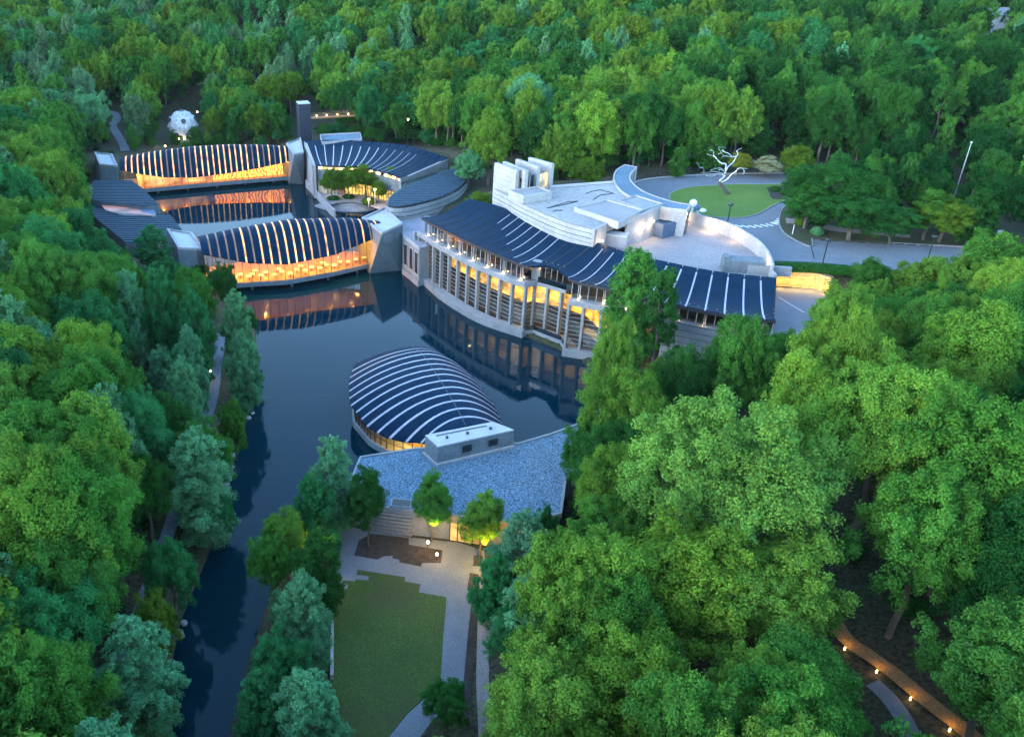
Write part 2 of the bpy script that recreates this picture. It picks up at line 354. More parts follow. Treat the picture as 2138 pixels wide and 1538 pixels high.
far = MB().add([(-3000, -1500, -6), (3000, -1500, -6), (3000, 4000, -6), (-3000, 4000, -6)], [(0, 1, 2, 3)])
struct('far_ground', far, M_ground, 'dark ground reaching to the horizon')
sheet('pond', [(-125, -20), (60, -20), (60, 285), (-125, 285)], 0.0, M_water, 'still dark blue pond between the glass bridges')

# upper plateau: road, parking, lawn oval, planting island, kerbs, crossing
def pxs(pts, z): return ats(pts, z)
road_px = [(1318, 392), (1335, 379), (1400, 371), (1500, 365.5), (1600, 363.5), (1690, 363), (1800, 358), (1800, 380), (1690, 382), (1670, 410), (1640, 425), (1628, 440), (1624, 462), (1630, 482), (1650, 500), (1690, 515), (1692, 499), (1860, 508),
           (2060, 519), (2300, 545), (2300, 590), (2110, 585), (1900, 570), (1640, 556), (1614, 553), (1580, 520), (1500, 498), (1440, 485), (1420, 440)]
sheet('driveway', pxs(road_px, 13.02), 13.02, M_asph, 'grey looped driveway and parking lot above the museum')
oval = smooth(pxs([(1395, 412), (1402, 401), (1440, 390), (1520, 384.5), (1590, 384), (1650, 384), (1664, 396), (1655, 412), (1635, 420), (1610, 432), (1585, 446), (1550, 454), (1500, 454), (1455, 446), (1420, 432), (1400, 420), (1395, 412)], 13.14), 72)[:-1]
mb = MB(); mb.ribbon(oval, 12.9, 13.17, -0.25, closed=True); struct('oval_kerb', mb, M_conc, 'pale kerb around the green lawn oval')
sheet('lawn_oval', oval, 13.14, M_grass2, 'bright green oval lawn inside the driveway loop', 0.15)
bed = smooth(pxs([(1600, 392), (1625, 388), (1668, 386), (1664, 402), (1640, 414), (1612, 414), (1606, 400), (1600, 392)], 13.2), 24)[:-1]
sheet('shrub_bed', bed, 13.2, M_soil, 'dark planted bed at the right end of the lawn oval', 0.1)
island = smooth(pxs([(1668, 412), (1644, 426), (1632, 440), (1628, 460), (1634, 480), (1655, 497), (1692, 513), (1694, 497)], 13.15), 40) + pxs([(1860, 506), (2060, 517), (2300, 540), (2300, 440), (1900, 400)], 13.15)
sheet('roadside_bank', island, 13.15, mottled('verge', (0.03, 0.055, 0.015), (0.07, 0.055, 0.03), 0.25, 0.95, (5, 0.4), 0.5, 8), 'grassy bank with bare soil beside the parking lot', 0.14)
mb = MB(); mb.ribbon(island[:40], 12.95, 13.21, -0.22); mb.ribbon(island[40:43], 12.95, 13.21, -0.22); struct('bank_kerb', mb, M_conc, 'pale kerb along the grassy bank')
front = pxs([(1640, 556), (1760, 562), (1900, 570), (2110, 585)], 13.1)
mb = MB(); mb.ribbon(front, 12.9, 13.2, -0.25); struct('parking_kerb', mb, M_conc, 'pale kerb between parking lot and hedge')
back = smooth(pxs([(1322, 389), (1337, 377), (1400, 369), (1500, 363.5), (1600, 361.5), (1690, 361)], 13.1), 30)
mb = MB(); mb.ribbon(back, 12.9, 13.22, 0.35); struct('road_kerb', mb, M_pale, 'pale kerb along the back of the driveway')
path2 = pxs([(1640, 455), (1680, 460), (1760, 475), (1900, 490), (1900, 496), (1750, 484), (1670, 468), (1642, 466)], 13.17)
sheet('side_path', path2, 13.17, M_tan, 'narrow footpath through the grassy bank')
for k, (x, y) in enumerate(za([(850, 1340), (950, 1347), (1050, 1348), (1138, 1342), (1225, 1333), (1305, 1325), (1372, 1305), (1415, 1292), (1450, 1268), (1478, 1243)], 6.99, 1420, 280)):
    c = at(x, y, 13.03); w = 1.25 if k < 7 else 1.6
    mb = MB().box((c.x, c.y, 13.024), w * 0.42 if k < 7 else w * 1.1, w * 1.35 if k < 7 else w * 0.5, 0.006, R(38) if k < 7 else R(-4))
    o = build('crossing_stripe', mb, M_paint, origin=(c.x, c.y, 13.024)); tag(o, 'white crossing stripes painted across the driveway by the planted island', kind='structure')
for k in range(9):
    c = at(1722 + k * 26, 502.0 + k * 1.35, 13.05)
    mb = MB().box((c.x, c.y, 13.03), 1.7, 0.22, 0.16, R(2), 0.8)
    o = build('wheel_stop', mb, M_dframe, origin=(c.x, c.y, 13.03)); tag(o, ['leftmost', 'second', 'third', 'fourth', 'fifth', 'sixth', 'seventh', 'eighth', 'rightmost'][k] + ' dark wheel stop from the left along the parking lot edge', 'wheel stop', 'wheel stops along the parking lot')
# lower driveway at the right end of the roof
sheet('lower_driveway', pxs([(1590, 598), (1700, 600), (1750, 625), (1790, 690), (1550, 705)], 10.15), 10.15, M_asph, 'blue grey lower driveway beside the end of the long roof')
a, b = at(1626, 621, 10.17), at(1678, 652, 10.17)
struct('driveway_line', MB().ribbon([a, b], 10.16, 10.165, 0.12), M_paint, 'thin white line on the lower driveway')

# lawn, plaza and paths in front
PLZ = pxs([(683, 1165), (690, 1130), (716, 1098), (800, 1110), (862, 1122), (960, 1132), (1012, 1150), (1014, 1236), (985, 1252), (976, 1330), (968, 1420), (958, 1455), (905, 1500), (872, 1545), (840, 1600), (760, 1600), (806, 1545),
           (850, 1490), (914, 1432), (921, 1390), (928, 1245), (690, 1230), (684, 1200)], 1.02)
sheet('plaza', PLZ, 1.02, M_plaza, 'blue grey paved plaza and walk beside the lawn', 0.1)
lz = [(435, 118), (838, 178), (832, 215), (968, 240), (955, 308), (1190, 348), (1185, 420), (1160, 700), (1140, 1050), (1110, 1130), (1000, 1200), (860, 1330), (690, 1538), (560, 1700), (190, 1700), (200, 1060), (220, 600), (245, 370), (285, 275), (345, 280), (355, 240), (305, 235),
      (310, 205), (412, 218), (415, 197), (522, 207), (530, 170), (422, 155)]
LAWNS = pxs(za(lz, 4.0696, 640, 1160), 1.04)
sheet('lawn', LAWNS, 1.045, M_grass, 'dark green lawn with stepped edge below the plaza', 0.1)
mz = [(390, 740), (480, 690), (760, 720), (760, 770), (1012, 812), (1000, 905), (862, 905), (850, 932), (690, 900), (690, 880), (640, 872), (640, 852), (575, 855), (530, 880), (355, 850)]
sheet('planting_bed', pxs(za(mz, 3.563, 640, 920), 1.05), 1.05, M_soil, 'dark mulch planting bed with stepped edges in the plaza', 0.1)
sheet('planting_bed', pxs(za([(1245, 850), (1308, 853), (1310, 932), (1238, 926)], 3.563, 640, 920), 1.05), 1.05, M_soil, 'small square mulch bed at the right side of the plaza', 0.1)
sheet('planting_bed', pxs(za([(1215, 980), (1280, 990), (1290, 1130), (1194, 1110)], 3.563, 640, 920), 1.05), 1.05, M_soil, 'mulch bed at the plaza corner beside the walk', 0.1)
sheet('drain_channel', pxs([(978, 1262), (992, 1266), (984, 1480), (962, 1478)], 1.02), 1.0, M_soil, 'dark dry channel beside the plaza walk')
sheet('tan_path', pxs([(998, 1268), (1040, 1272), (1045, 1400), (1056, 1600), (1002, 1600), (994, 1420)], 1.03), 1.03, M_tan, 'pale tan footpath under the trees right of the walk', 0.05)
a = [at(691, 1305, 1), at(690.5, 1360, 1), at(690, 1420, 1)]
o = build('low_wall', MB().ribbon(a, 0.9, 1.75, 0.3), M_pale, origin=a[1]); tag(o, 'low pale concrete wall along the left edge of the lawn', 'wall')
# grey footpath along the left bank and footpath far left
def trail(name, pts, w, mat, label, lift=0.06, n=40):
    c = smooth(pts, n); L = offset(c, w / 2); Rr = offset(c, -w / 2)
    rows = [[(p.x, p.y, ground(p.x, p.y) + lift) for p in L], [(p.x, p.y, ground(p.x, p.y) + lift + 0.02) for p in c], [(p.x, p.y, ground(p.x, p.y) + lift) for p in Rr]]
    return struct(name, MB().loft(rows), mat, label)
trail('bank_path', [drop(x, y) for x, y in [(462, 700), (454, 760), (446, 830), (428, 890), (405, 960), (350, 1120), (290, 1290), (230, 1480)]], 1.5, M_asph, 'grey footpath along the left bank of the pond', 0.12)
trail('hill_path', [drop(x, y) for x, y in [(216, 234), (240, 240), (244, 252), (236, 264), (246, 284), (257, 302), (262, 318)]], 2.6, M_plaza, 'pale winding footpath between trees behind the left bridge', 0.25, 60)
trail('curved_path', [drop(x, y) for x, y in [(1820, 1430), (1850, 1462), (1880, 1500), (1902, 1538), (1930, 1620)]], 1.5, M_plaza, 'pale curved footpath at the bottom right corner', 0.12)

# ================================================================== VAULTED GLASS BRIDGES AND POND PAVILION
def tbl(t): return lambda s: float(np.interp(s, t[0], t[1]))
class Vault:
    def __init__(s, A, B, wf, zf, wb, zb, zr, power=2.2):
        s.A, s.B = Vector((*A, 0)), Vector((*B, 0)); s.d = (s.B - s.A).normalized(); s.n = Vector((-s.d.y, s.d.x, 0))   # n points to the back side
        s.wf, s.zf, s.wb, s.zb, s.zr, s.p = tbl(wf), tbl(zf), tbl(wb), tbl(zb), tbl(zr), power
    def pt(s, u, t, lift=0.0):
        w = s.wf(u) if t < 0 else s.wb(u); ze = s.zf(u) if t < 0 else s.zb(u)
        z = ze + (s.zr(u) - ze) * (1 - abs(t) ** s.p) + lift
        p = s.A.lerp(s.B, u) + s.n * (t * w); return Vector((p.x, p.y, z))
    def row(s, u, m=15, lift=0.0, shrink=1.0): return [s.pt(u, shrink * math.sin(math.pi / 2 * (-1 + 2 * k / (m - 1))), lift) for k in range(m)]
    def edge(s, u, side, inset=0.0):
        w = (s.wf(u) if side < 0 else s.wb(u)) - inset; return s.A.lerp(s.B, u) + s.n * (side * w)
def vault_roof(th, V, n, sw, mats, ends=0.02, seam=True):
    us = [ends + (1 - 2 * ends) * k / n for k in range(n + 1)]
    for k in range(n):
        a = us[k] + (sw if k else 0); b = us[k + 1] - (sw if k < n - 1 else 0)
        mid = (a + b) / 2
        build('roof_panel', MB().loft([V.row(a), V.row(mid, lift=0.05), V.row(b)], 0.22), M_roof, th, True)
        if k:
            build('skylight_strip', MB().loft([V.row(us[k] - sw, lift=0.0), V.row(us[k] + sw, lift=0.0)], 0.16), mats[(k * 7 + k // 3) % len(mats)], th, True)
    build('ceiling', MB().loft([V.row(ends + (1 - 2 * ends) * k / 12, 13, -0.45, 0.97) for k in range(13)], 0.04), M_wood, th, True)
def glass_wall(th, base, zb, ztop, mat, frame, rail=None, fw=0.1):
    n = len(base)
    for k in range(n - 1):
        a, b = base[k], base[k + 1]
        build('pane', MB().add([(a.x, a.y, zb), (b.x, b.y, zb), (b.x, b.y, ztop[k + 1]), (a.x, a.y, ztop[k])], [(0, 1, 2, 3)]), mat, th)
    for k in range(n):
        p = base[k]; q = base[min(k + 1, n - 1)] - base[max(k - 1, 0)]
        build('mullion', MB().box((p.x, p.y, zb), fw, fw * 1.6, ztop[k] - zb + 0.1, math.atan2(q.y, q.x)), frame, th)
    for z in (rail or []):
        mb = MB()
        pts = [p for p, t in zip(base, ztop) if t > z + 0.2]
        if len(pts) > 1: build('rail', mb.ribbon(pts, z, z + 0.06, 0.06), frame, th)

# ---- front bridge (restaurant)
L2 = [[0, .1, .24, .43, .68, .925, 1], [4.8, 5.8, 7.1, 7.8, 6.2, 3.0, 2.2]]
V2 = Vault((-41, 160.5), (-3, 172), L2, [L2[0], [8.8, 7.8, 6.5, 5.65, 6.1, 7.8, 8.5]], [[0, .2, .5, .8, 1], [5, 6.5, 7.5, 6.5, 4.5]], [[0, .2, .5, .8, 1], [8.6, 7.0, 6.0, 7.0, 8.4]],
           [[0, .19, .5, .8, .92, 1], [9.8, 11.0, 12.0, 11.2, 10.2, 9.6]])
B2 = thing('glass_bridge', (-22, 167, 0), 'front glass bridge over the pond with arched dark roof and round tables inside', 'bridge')
M_dim = glow('dim_skylight', (0.55, 0.30, 0.18), 0.16, 0.7)
vault_roof(B2, V2, 23, 0.0043, [M_lit_strip, M_lit_strip, M_dim, M_lit_strip, M_dim])
D2 = [[0, .15, .43, .68, .9, 1], [4.2, 5.9, 7.3, 5.5, 2.6, 1.9]]; d2 = tbl(D2)
us = [k / 24 for k in range(25)]
fr = [V2.A.lerp(V2.B, u) - V2.n * d2(u) for u in us]; bk = [V2.A.lerp(V2.B, u) + V2.n * (V2.wb(u) - 0.6) for u in us]
build('deck', MB().prism(fr + bk[::-1], 1.0, 1.95), M_pier, B2)
fl = [V2.A.lerp(V2.B, u) - V2.n * (d2(u) - 0.25) for u in us]
build('floor', MB().prism(fl + bk[::-1], 1.955, 2.05), M_wood, B2)
gi = [V2.A.lerp(V2.B, u) - V2.n * (d2(u) - 0.35) for u in us]
def under(V, p, u, side):       # roof height above a plan point
    w = (V.wf(u) if side < 0 else V.wb(u)); t = min(abs((p - V.A.lerp(V.B, u)).dot(V.n)) / w, 1); return V.pt(u, side * t).z - 0.15
glass_wall(B2, gi, 2.05, [under(V2, p, u, -1) for p, u in zip(gi, us)], M_glass, M_dframe)
bi = [V2.A.lerp(V2.B, u) + V2.n * (V2.wb(u) - 0.7) for u in us]
glass_wall(B2, bi[::2], 2.05, [under(V2, p, u, 1) for p, u in zip(bi[::2], us[::2])], M_glass, M_dframe)
for u in (.25, .45, .65, .82):
    p = V2.A.lerp(V2.B, u) - V2.n * (d2(u) - 1.2); build('support_post', MB().box((p.x, p.y, -1.5), .45, .45, 2.5), M_pier, B2)
for u in (.08, .2, .32, .44, .56, .68, .8, .92):
    p = V2.pt(u, -0.15); lamp('POINT', (p.x, p.y, p.z - 3.4), 1500, (1, 0.37, 0.05), .5, parent=B2); lamp('POINT', (p.x + 1.2, p.y - 3.2, 4.3), 760, (1, 0.36, 0.04), .4, parent=B2)
# pylons
def pylon(th, top, base, ztop, zbase, tray=True, mt=M_pier):
    n = len(top); vs = [(p.x, p.y, zbase) for p in base] + [(p.x, p.y, ztop) for p in top]
    fs = [tuple(range(n)), tuple(range(n, 2 * n))] + [(i, (i + 1) % n, n + (i + 1) % n, n + i) for i in range(n)]
    pr = build('pier', MB().add(vs, fs), mt, th)
    if tray:
        c = sum(top, Vector()) / n
        orient = sum(top[i].x * top[(i + 1) % n].y - top[(i + 1) % n].x * top[i].y for i in range(n))
        build('parapet', MB().ribbon(top, ztop + .002, ztop + 0.45, 0.55 if orient > 0 else -0.55, closed=True), M_pale, pr)
        build('roof_tray', MB().prism([c + (p - c) * 0.9 for p in top], ztop + 0.004, ztop + 0.12), M_white, pr)
T = ats([(755, 455), (805, 433), (841, 467), (797, 487)], 10.0)
g = at(840, 562); h = at(768, 569)
pylon(B2, T, [T[0] + (h - T[3]) * 0.7, T[1], g, h], 9.7, -1.5)
T = ats([(348, 478), (402, 486), (425, 520), (372, 518)], 9.0)
pylon(B2, T, [p + Vector((0, -0.6, 0)) for p in T], 8.7, -1.0)
# dining tables
TB = thing('dining_table', (0, 0, 0), 'x', 'table'); TB0 = TB
ptop = build('tabletop', MB().tube([(0, 0, .70), (0, 0, .75)], .55, 12), M_paint, TB); pleg = build('pedestal', MB().tube([(0, 0, .03), (0, 0, .70)], .06, 6), M_dframe, TB); pb = build('foot', MB().tube([(0, 0, 0), (0, 0, .03)], .3, 8), M_dframe, TB)
first = True
tabs = [(.10, .80), (.13, .55), (.17, .85), (.20, .62), (.24, .88), (.26, .66), (.30, .86), (.33, .6), (.37, .88), (.41, .66), (.45, .88), (.49, .64), (.53, .86), (.57, .62), (.61, .84), (.65, .6), (.69, .8), (.73, .5), (.77, .74), (.82, .55), (.87, .5), (.15, .3), (.28, .35), (.4, .38), (.52, .36), (.64, .32)]
for i, (u, f) in enumerate(tabs):
    p = V2.A.lerp(V2.B, u) - V2.n * (d2(u) - 0.9) * f
    if i: 
        t = TB0.copy(); COL.objects.link(t)
        for c in (ptop, pleg, pb): q = c.copy(); COL.objects.link(q); q.parent = t
    else: t = TB0
    t.location = (p.x, p.y, 2.055)
    t['label'] = ['white round dining table', 'round pale table'][f < .7] + f' in the front glass bridge, ' + (['window row', 'inner row'][f < .7]) + ', ' + ['far left end', 'left third', 'left of the middle', 'middle', 'right of the middle', 'right third', 'far right end'][min(6, int(u * 7.4))]; t['group'] = 'round tables in the restaurant bridge'

# ---- rear bridge (gallery)
L1 = [[0, .1, .24, .39, .57, .76, .925, 1], [5.8, 6.6, 6.7, 6.1, 5.0, 3.9, 2.9, 2.6]]
V1 = Vault((-78, 231), (-29, 242.5), L1, [L1[0], [7.6, 6.3, 4.8, 4.1, 4.35, 5.1, 6.2, 7.4]], [[0, .2, .5, .8, 1], [5, 7, 8, 7, 4.5]], [[0, .2, .5, .8, 1], [7.4, 6, 5, 6, 7.4]],
           [[0, .22, .41, .62, .83, 1], [8.9, 10.3, 11.0, 11.0, 10.3, 9.2]])
B1 = thing('glass_bridge', (-54, 237, 0), 'rear glass bridge with long arched dark roof, glowing stripes and orange lit gallery wall', 'bridge')
vault_roof(B1, V1, 31, 0.0036, [M_lit_strip, M_lit_strip, M_lit_strip, M_dim, M_lit_strip])
d1 = tbl([[0, .13, .385, .65, .935, 1], [6.6, 6.6, 5.0, 3.6, 2.5, 2.3]])
us1 = [k / 30 for k in range(31)]
fr = [V1.A.lerp(V1.B, u) - V1.n * d1(u) for u in us1]; bk = [V1.A.lerp(V1.B, u) + V1.n * (V1.wb(u) - 0.6) for u in us1]
build('deck', MB().prism(fr + bk[::-1], 0.75, 1.75), M_pier, B1)
build('floor', MB().prism([p + V1.n * .25 for p in fr] + bk[::-1], 1.755, 1.83), M_wood, B1)
gi = [p + V1.n * 0.3 for p in fr]
glass_wall(B1, gi, 1.83, [under(V1, p, u, -1) for p, u in zip(gi, us1)], M_glass, M_dframe)
bi = [V1.A.lerp(V1.B, u) + V1.n * (V1.wb(u) - 0.7) for u in us1]
glass_wall(B1, bi[::3], 1.83, [under(V1, p, u, 1) for p, u in zip(bi[::3], us1[::3])], M_glass, M_dframe)
wl_ = [p + V1.n * 2.4 for p in fr]
def gw(i0, i1, zt, mat, name):
    seg = wl_[i0:i1 + 1]; build(name, MB().ribbon(seg, 1.84, [min(zt, under(V1, p, u, -1) - .3) for p, u in zip(seg, us1[i0:i1 + 1])], 0.15), mat, B1)
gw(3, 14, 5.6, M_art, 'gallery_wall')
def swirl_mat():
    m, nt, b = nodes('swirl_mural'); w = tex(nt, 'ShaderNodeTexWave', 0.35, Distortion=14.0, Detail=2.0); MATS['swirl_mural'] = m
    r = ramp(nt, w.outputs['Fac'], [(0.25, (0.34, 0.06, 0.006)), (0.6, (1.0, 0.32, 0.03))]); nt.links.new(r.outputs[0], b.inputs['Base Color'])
    nt.links.new(r.outputs[0], b.inputs['Emission Color']); b.inputs['Emission Strength'].default_value = 0.55; return m  # mural glows by itself in place of light falling on it
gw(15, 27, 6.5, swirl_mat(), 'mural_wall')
for u in (.1, .22, .34, .46, .58, .70, .82, .93):
    p = V1.pt(u, -0.2); q = V1.A.lerp(V1.B, u) - V1.n * (d1(u) - 1.3)
    lamp('POINT', (q.x, q.y, 1.83 + (under(V1, q, u, -1) - 1.83) * 0.55), 560, (1, 0.36, 0.035), 0.3, parent=B1)
    lamp('AREA', (p.x, p.y + 3, p.z - 2.2), 300, (1, 0.5, 0.14), 2.5, (p.x, p.y + 3, 0), B1)
for u in (.2, .36, .52, .68, .84):
    p = V1.A.lerp(V1.B, u) - V1.n * (d1(u) - 1.2); build('support_post', MB().box((p.x, p.y, -1.5), .45, .45, 2.25), M_pier, B1)
T = ats([(597, 300), (628, 288), (634, 318), (614, 323)], 10.0)
pylon(B1, T, [T[0] + Vector((-3, 0, 0)), T[1], at(634, 383), at(601, 381)], 9.7, -1.5)
T = ats([(197, 318), (235, 322), (246, 347), (207, 343)], 8.6)
pylon(B1, T, [p + Vector((-.3, -1, 0)) for p in T], 8.3, -0.5)

# ---- pavilion in the pond
su = [0, .2, .41, .63, .75, .83, .885, 1]
V3 = Vault((1.8, 119.0), (8.8, 93.6), [su, [5, 7.0, 7.8, 7.6, 7.2, 6.8, 6.3, 5.5]], [su, [4.4, 4.2, 4, 4, 4, 4.2, 4.5, 5]], [su, [9.2, 11.3, 12.4, 11.3, 9.5, 7.4, 5.9, 4.2]], [su, [4.8, 4.5, 4.0, 3.5, 3.3, 3.5, 4.0, 5.2]],
           [[0, .2, .5, .8, 1], [6.6, 7.9, 8.2, 7.8, 7.0]], 2.0)
V3.n = Vector((V3.d.y, -V3.d.x, 0)) * 1.0
if V3.n.x > 0: V3.n *= -1     # back side = the lit west side
B3 = thing('pond_pavilion', (4, 107, 0), 'dark turtle backed pavilion rising from the pond with pale curved roof stripes', 'building')
n3 = 14; e3 = 0.02
for k in range(n3):
    a = e3 + (1 - 2 * e3) * k / n3; b = e3 + (1 - 2 * e3) * (k + 1) / n3; w = 0.0058
    build('roof_panel', MB().loft([V3.row(a + (w if k else 0), 21), V3.row((a + b) / 2, 21, .04), V3.row(b - (w if k < n3 - 1 else 0), 21)], 0.2), M_roof, B3, True)
    if k: build('roof_strip', MB().loft([V3.row(a - w, 21, .03), V3.row(a + w, 21, .03)], 0.2), M_strip, B3, True)
build('ridge_seam', MB().tube([V3.pt(e3 + (1 - 2 * e3) * k / 20, 0, 0.05) for k in range(21)], 0.03, 5), M_pier, B3)
build('ceiling', MB().loft([V3.row(e3 + (1 - 2 * e3) * k / 10, 13, -0.4, .96) for k in range(11)], .04), M_wood, B3, True)
u3 = [k / 26 for k in range(27)]
fb = [V3.A.lerp(V3.B, u) + V3.n * (V3.wb(u) - 0.7) for u in u3]; ff = [V3.A.lerp(V3.B, u) - V3.n * (V3.wf(u) - 0.7) for u in u3]
build('deck', MB().prism([V3.A.lerp(V3.B, u) + V3.n * (V3.wb(u) - 0.35) for u in u3] + [V3.A.lerp(V3.B, u) - V3.n * (V3.wf(u) - 0.35) for u in u3][::-1], -1.5, 0.95), M_conc, B3)
glass_wall(B3, fb, 0.95, [under(V3, p, u, 1) for p, u in zip(fb, u3)], M_glass, M_dframe, [2.0])
glass_wall(B3, ff[::2], 0.95, [under(V3, p, u, -1) for p, u in zip(ff[::2], u3[::2])], M_dglass, M_dframe)
build('inner_wall', MB().ribbon([V3.A.lerp(V3.B, u) + V3.n * (V3.wb(u) - 4) for u in u3[10:]], 0.96, 3.3, .2), M_wood, B3)
for u in (.80, .88, .95):
    p = V3.A.lerp(V3.B, u) + V3.n * (V3.wb(u) - 2.3); lamp('AREA', (p.x, p.y, under(V3, p, u, 1) - 1.1), 380, (1, 0.56, 0.12), .8, (p.x, p.y, 0), B3)

# ================================================================== FRONT WING WITH GRAVEL ROOF
W = thing('gravel_roof_wing', (8, 88, 0), 'low curved building with blue grey gravel roof between the pond and the lawn plaza', 'building')
edge_back = ats([(755, 955), (870, 938)], 4.6) + ats([(1085, 927), (1150, 908), (1205, 888), (1262, 850)], 4.6)
edge_front = ats([(1290, 880), (1178, 998), (1168, 1070), (1095, 1087), (1020, 1084), (940, 1072), (862, 1063), (800, 1056), (722, 1036)], 4.6)
rp = edge_back + edge_front
build('wing_wall', MB().prism(rp, -1.0, 4.25), M_conc, W)
build('gravel_roof', MB().prism([p for p in rp], 4.254, 4.56), M_gravel, W)
orient = sum(rp[i].x * rp[(i + 1) % len(rp)].y - rp[(i + 1) % len(rp)].x * rp[i].y for i in range(len(rp)))
build('parapet', MB().ribbon(rp, 4.0, 4.72, 0.32 if orient < 0 else -0.32, closed=True), M_conc, W)
fw_ = [p.copy() for p in edge_front[2:]][::-1]
L = even([fw_[0], fw_[1], fw_[2]], 8); 
for k in range(6):
    build('wall_course', MB().ribbon([p + Vector((-.02, 0, 0)) for p in L], 0.85 + k * .53, 0.85 + k * .53 + .38, -0.28), M_conc, W)
side = [at(722, 1036, 4.6), at(755, 955, 4.6)]
for k in range(6): build('wall_course', MB().ribbon(even(side, 3), 0.85 + k * .53, 0.85 + k * .53 + .38, 0.26), M_conc, W)
dr = [fw_[3] + Vector((0, -.06, 0)), fw_[4] + Vector((0, -.06, 0))]; dd = even(dr, 6)
for k in range(5):
    a, b = dd[k], dd[k + 1]
    build('entry_pane', MB().add([(a.x, a.y - .3, 1.05), (b.x, b.y - .3, 1.05), (b.x, b.y - .3, 3.6), (a.x, a.y - .3, 3.6)], [(0, 1, 2, 3)]), glow('entry_glow%d' % k, (1.0, 0.58, 0.18), 0.55, 0.8) if k == 0 else MATS['entry_glow0'], W)
for a in dd: build('entry_mullion', MB().box((a.x, a.y - .32, 1.04), .12, .12, 2.6), M_dframe, W)
hp = at(838, 1052, 4.7)
build('roof_hatch', MB().box((hp.x, hp.y, 4.57), 2.6, 1.5, .35, R(-8)), M_conc, W); build('hatch_cover', MB().box((hp.x, hp.y, 4.925), 2.1, 1.1, .05, R(-8)), M_dark, W)
T = ats([(888, 908), (1030, 880), (1073, 897), (914, 932)], 7.0)
Bx = [at(866, 926, 4.6) , at(1040, 905, 4.6), at(1072, 931, 4.6), at(912, 970, 4.6)]
Bx[0] = T[0] + (Bx[3] - T[3]); Bx[1] = T[1] + (Bx[2] - T[2])
X = thing('concrete_box', (9, 92, 4.6), 'long concrete box with pale flat top at the foot of the turtle backed pavilion', 'building')
vs_ = [(p.x, p.y, 4.58) for p in Bx] + [(p.x, p.y, 6.85) for p in T]
build('box_wall', MB().add(vs_, [(0, 1, 2, 3), (4, 5, 6, 7)] + [(i, (i + 1) % 4, 4 + (i + 1) % 4, 4 + i) for i in range(4)]), M_pier, X)
build('box_top', MB().prism(T, 6.853, 7.02), M_white, X)
mb = MB()
for a, b in ((0.12, .42), (.55, .85)): pass
a, b = T[0].lerp(T[1], .12), T[0].lerp(T[1], .86); dv = (T[3] - T[0]).normalized()
build('roof_slot', MB().ribbon([a + dv * .5, b + dv * .5], 7.022, 7.03, -.35), M_dframe, X)
for f in (.2, .48, .8):
    p = T[0].lerp(T[1], f).lerp(T[3].lerp(T[2], f), .55); build('vent', MB().box((p.x, p.y, 7.022), .35, .25, .3), M_dframe, X)
for f in (.32, .66):
    a = Bx[3].lerp(Bx[2], f); b = Bx[3].lerp(Bx[2], f + .12); dz = Vector((0, -.03, 0))
    build('window', MB().prism([a + dz, b + dz, b + Vector((0, .3, 0)), a + Vector((0, .3, 0))], 5.5, 6.3), M_dark, X)
build('base_trim', MB().ribbon([Bx[0], Bx[3], Bx[2]], 4.56, 4.85, -.35), M_pale, X)

# ================================================================== MAIN GALLERY (long curved roof)
G_ = thing('curved_gallery', (22, 142, 0), 'long curved gallery with dark swept roof, concrete columns and lit glass bays above the pond', 'building')
Z4 = lambda pts: za(pts, 4.272, 820, 400)
ribs_px = Z4([(258, 225), (330, 268), (402, 305), (474, 345), (548, 380), (622, 417), (700, 452), (780, 488), (862, 522), (948, 560), (1040, 596), (1135, 640), (1222, 665)])
ribs_bk = Z4([(765, 62), (838, 108), (915, 155), (985, 205), (1062, 262), (1148, 292), (1232, 322), (1320, 357), (1415, 390), (1515, 422), (1618, 455), (1727, 487), (1800, 507)])
f2 = [(1141, 549), (1166, 556), (1187, 579), (1211, 588), (1243, 594), (1280, 603), (1312, 612), (1348, 622), (1388, 632), (1431, 639), (1472, 648), (1513, 655), (1554, 661.5), (1597, 666), (1620, 668)]
b2 = [(1240, 516), (1263, 525), (1288, 532), (1313, 538), (1337, 543), (1362, 549), (1388, 555), (1409, 560), (1432, 565), (1464, 570), (1498, 576), (1531, 582), (1566, 587), (1602, 591), (1621, 585)]
ribs = list(zip(ats(ribs_px, 13.5), ats(ribs_bk, 15.2))) + list(zip(ats(f2, 13.5), ats(b2, 15.2)))
bz = smooth(ats([(978, 415), (1040, 430), (1120, 459), (1200, 488), (1300, 524), (1400, 548), (1500, 567), (1622, 580)], 15.2), 60)
NR = len(ribs)
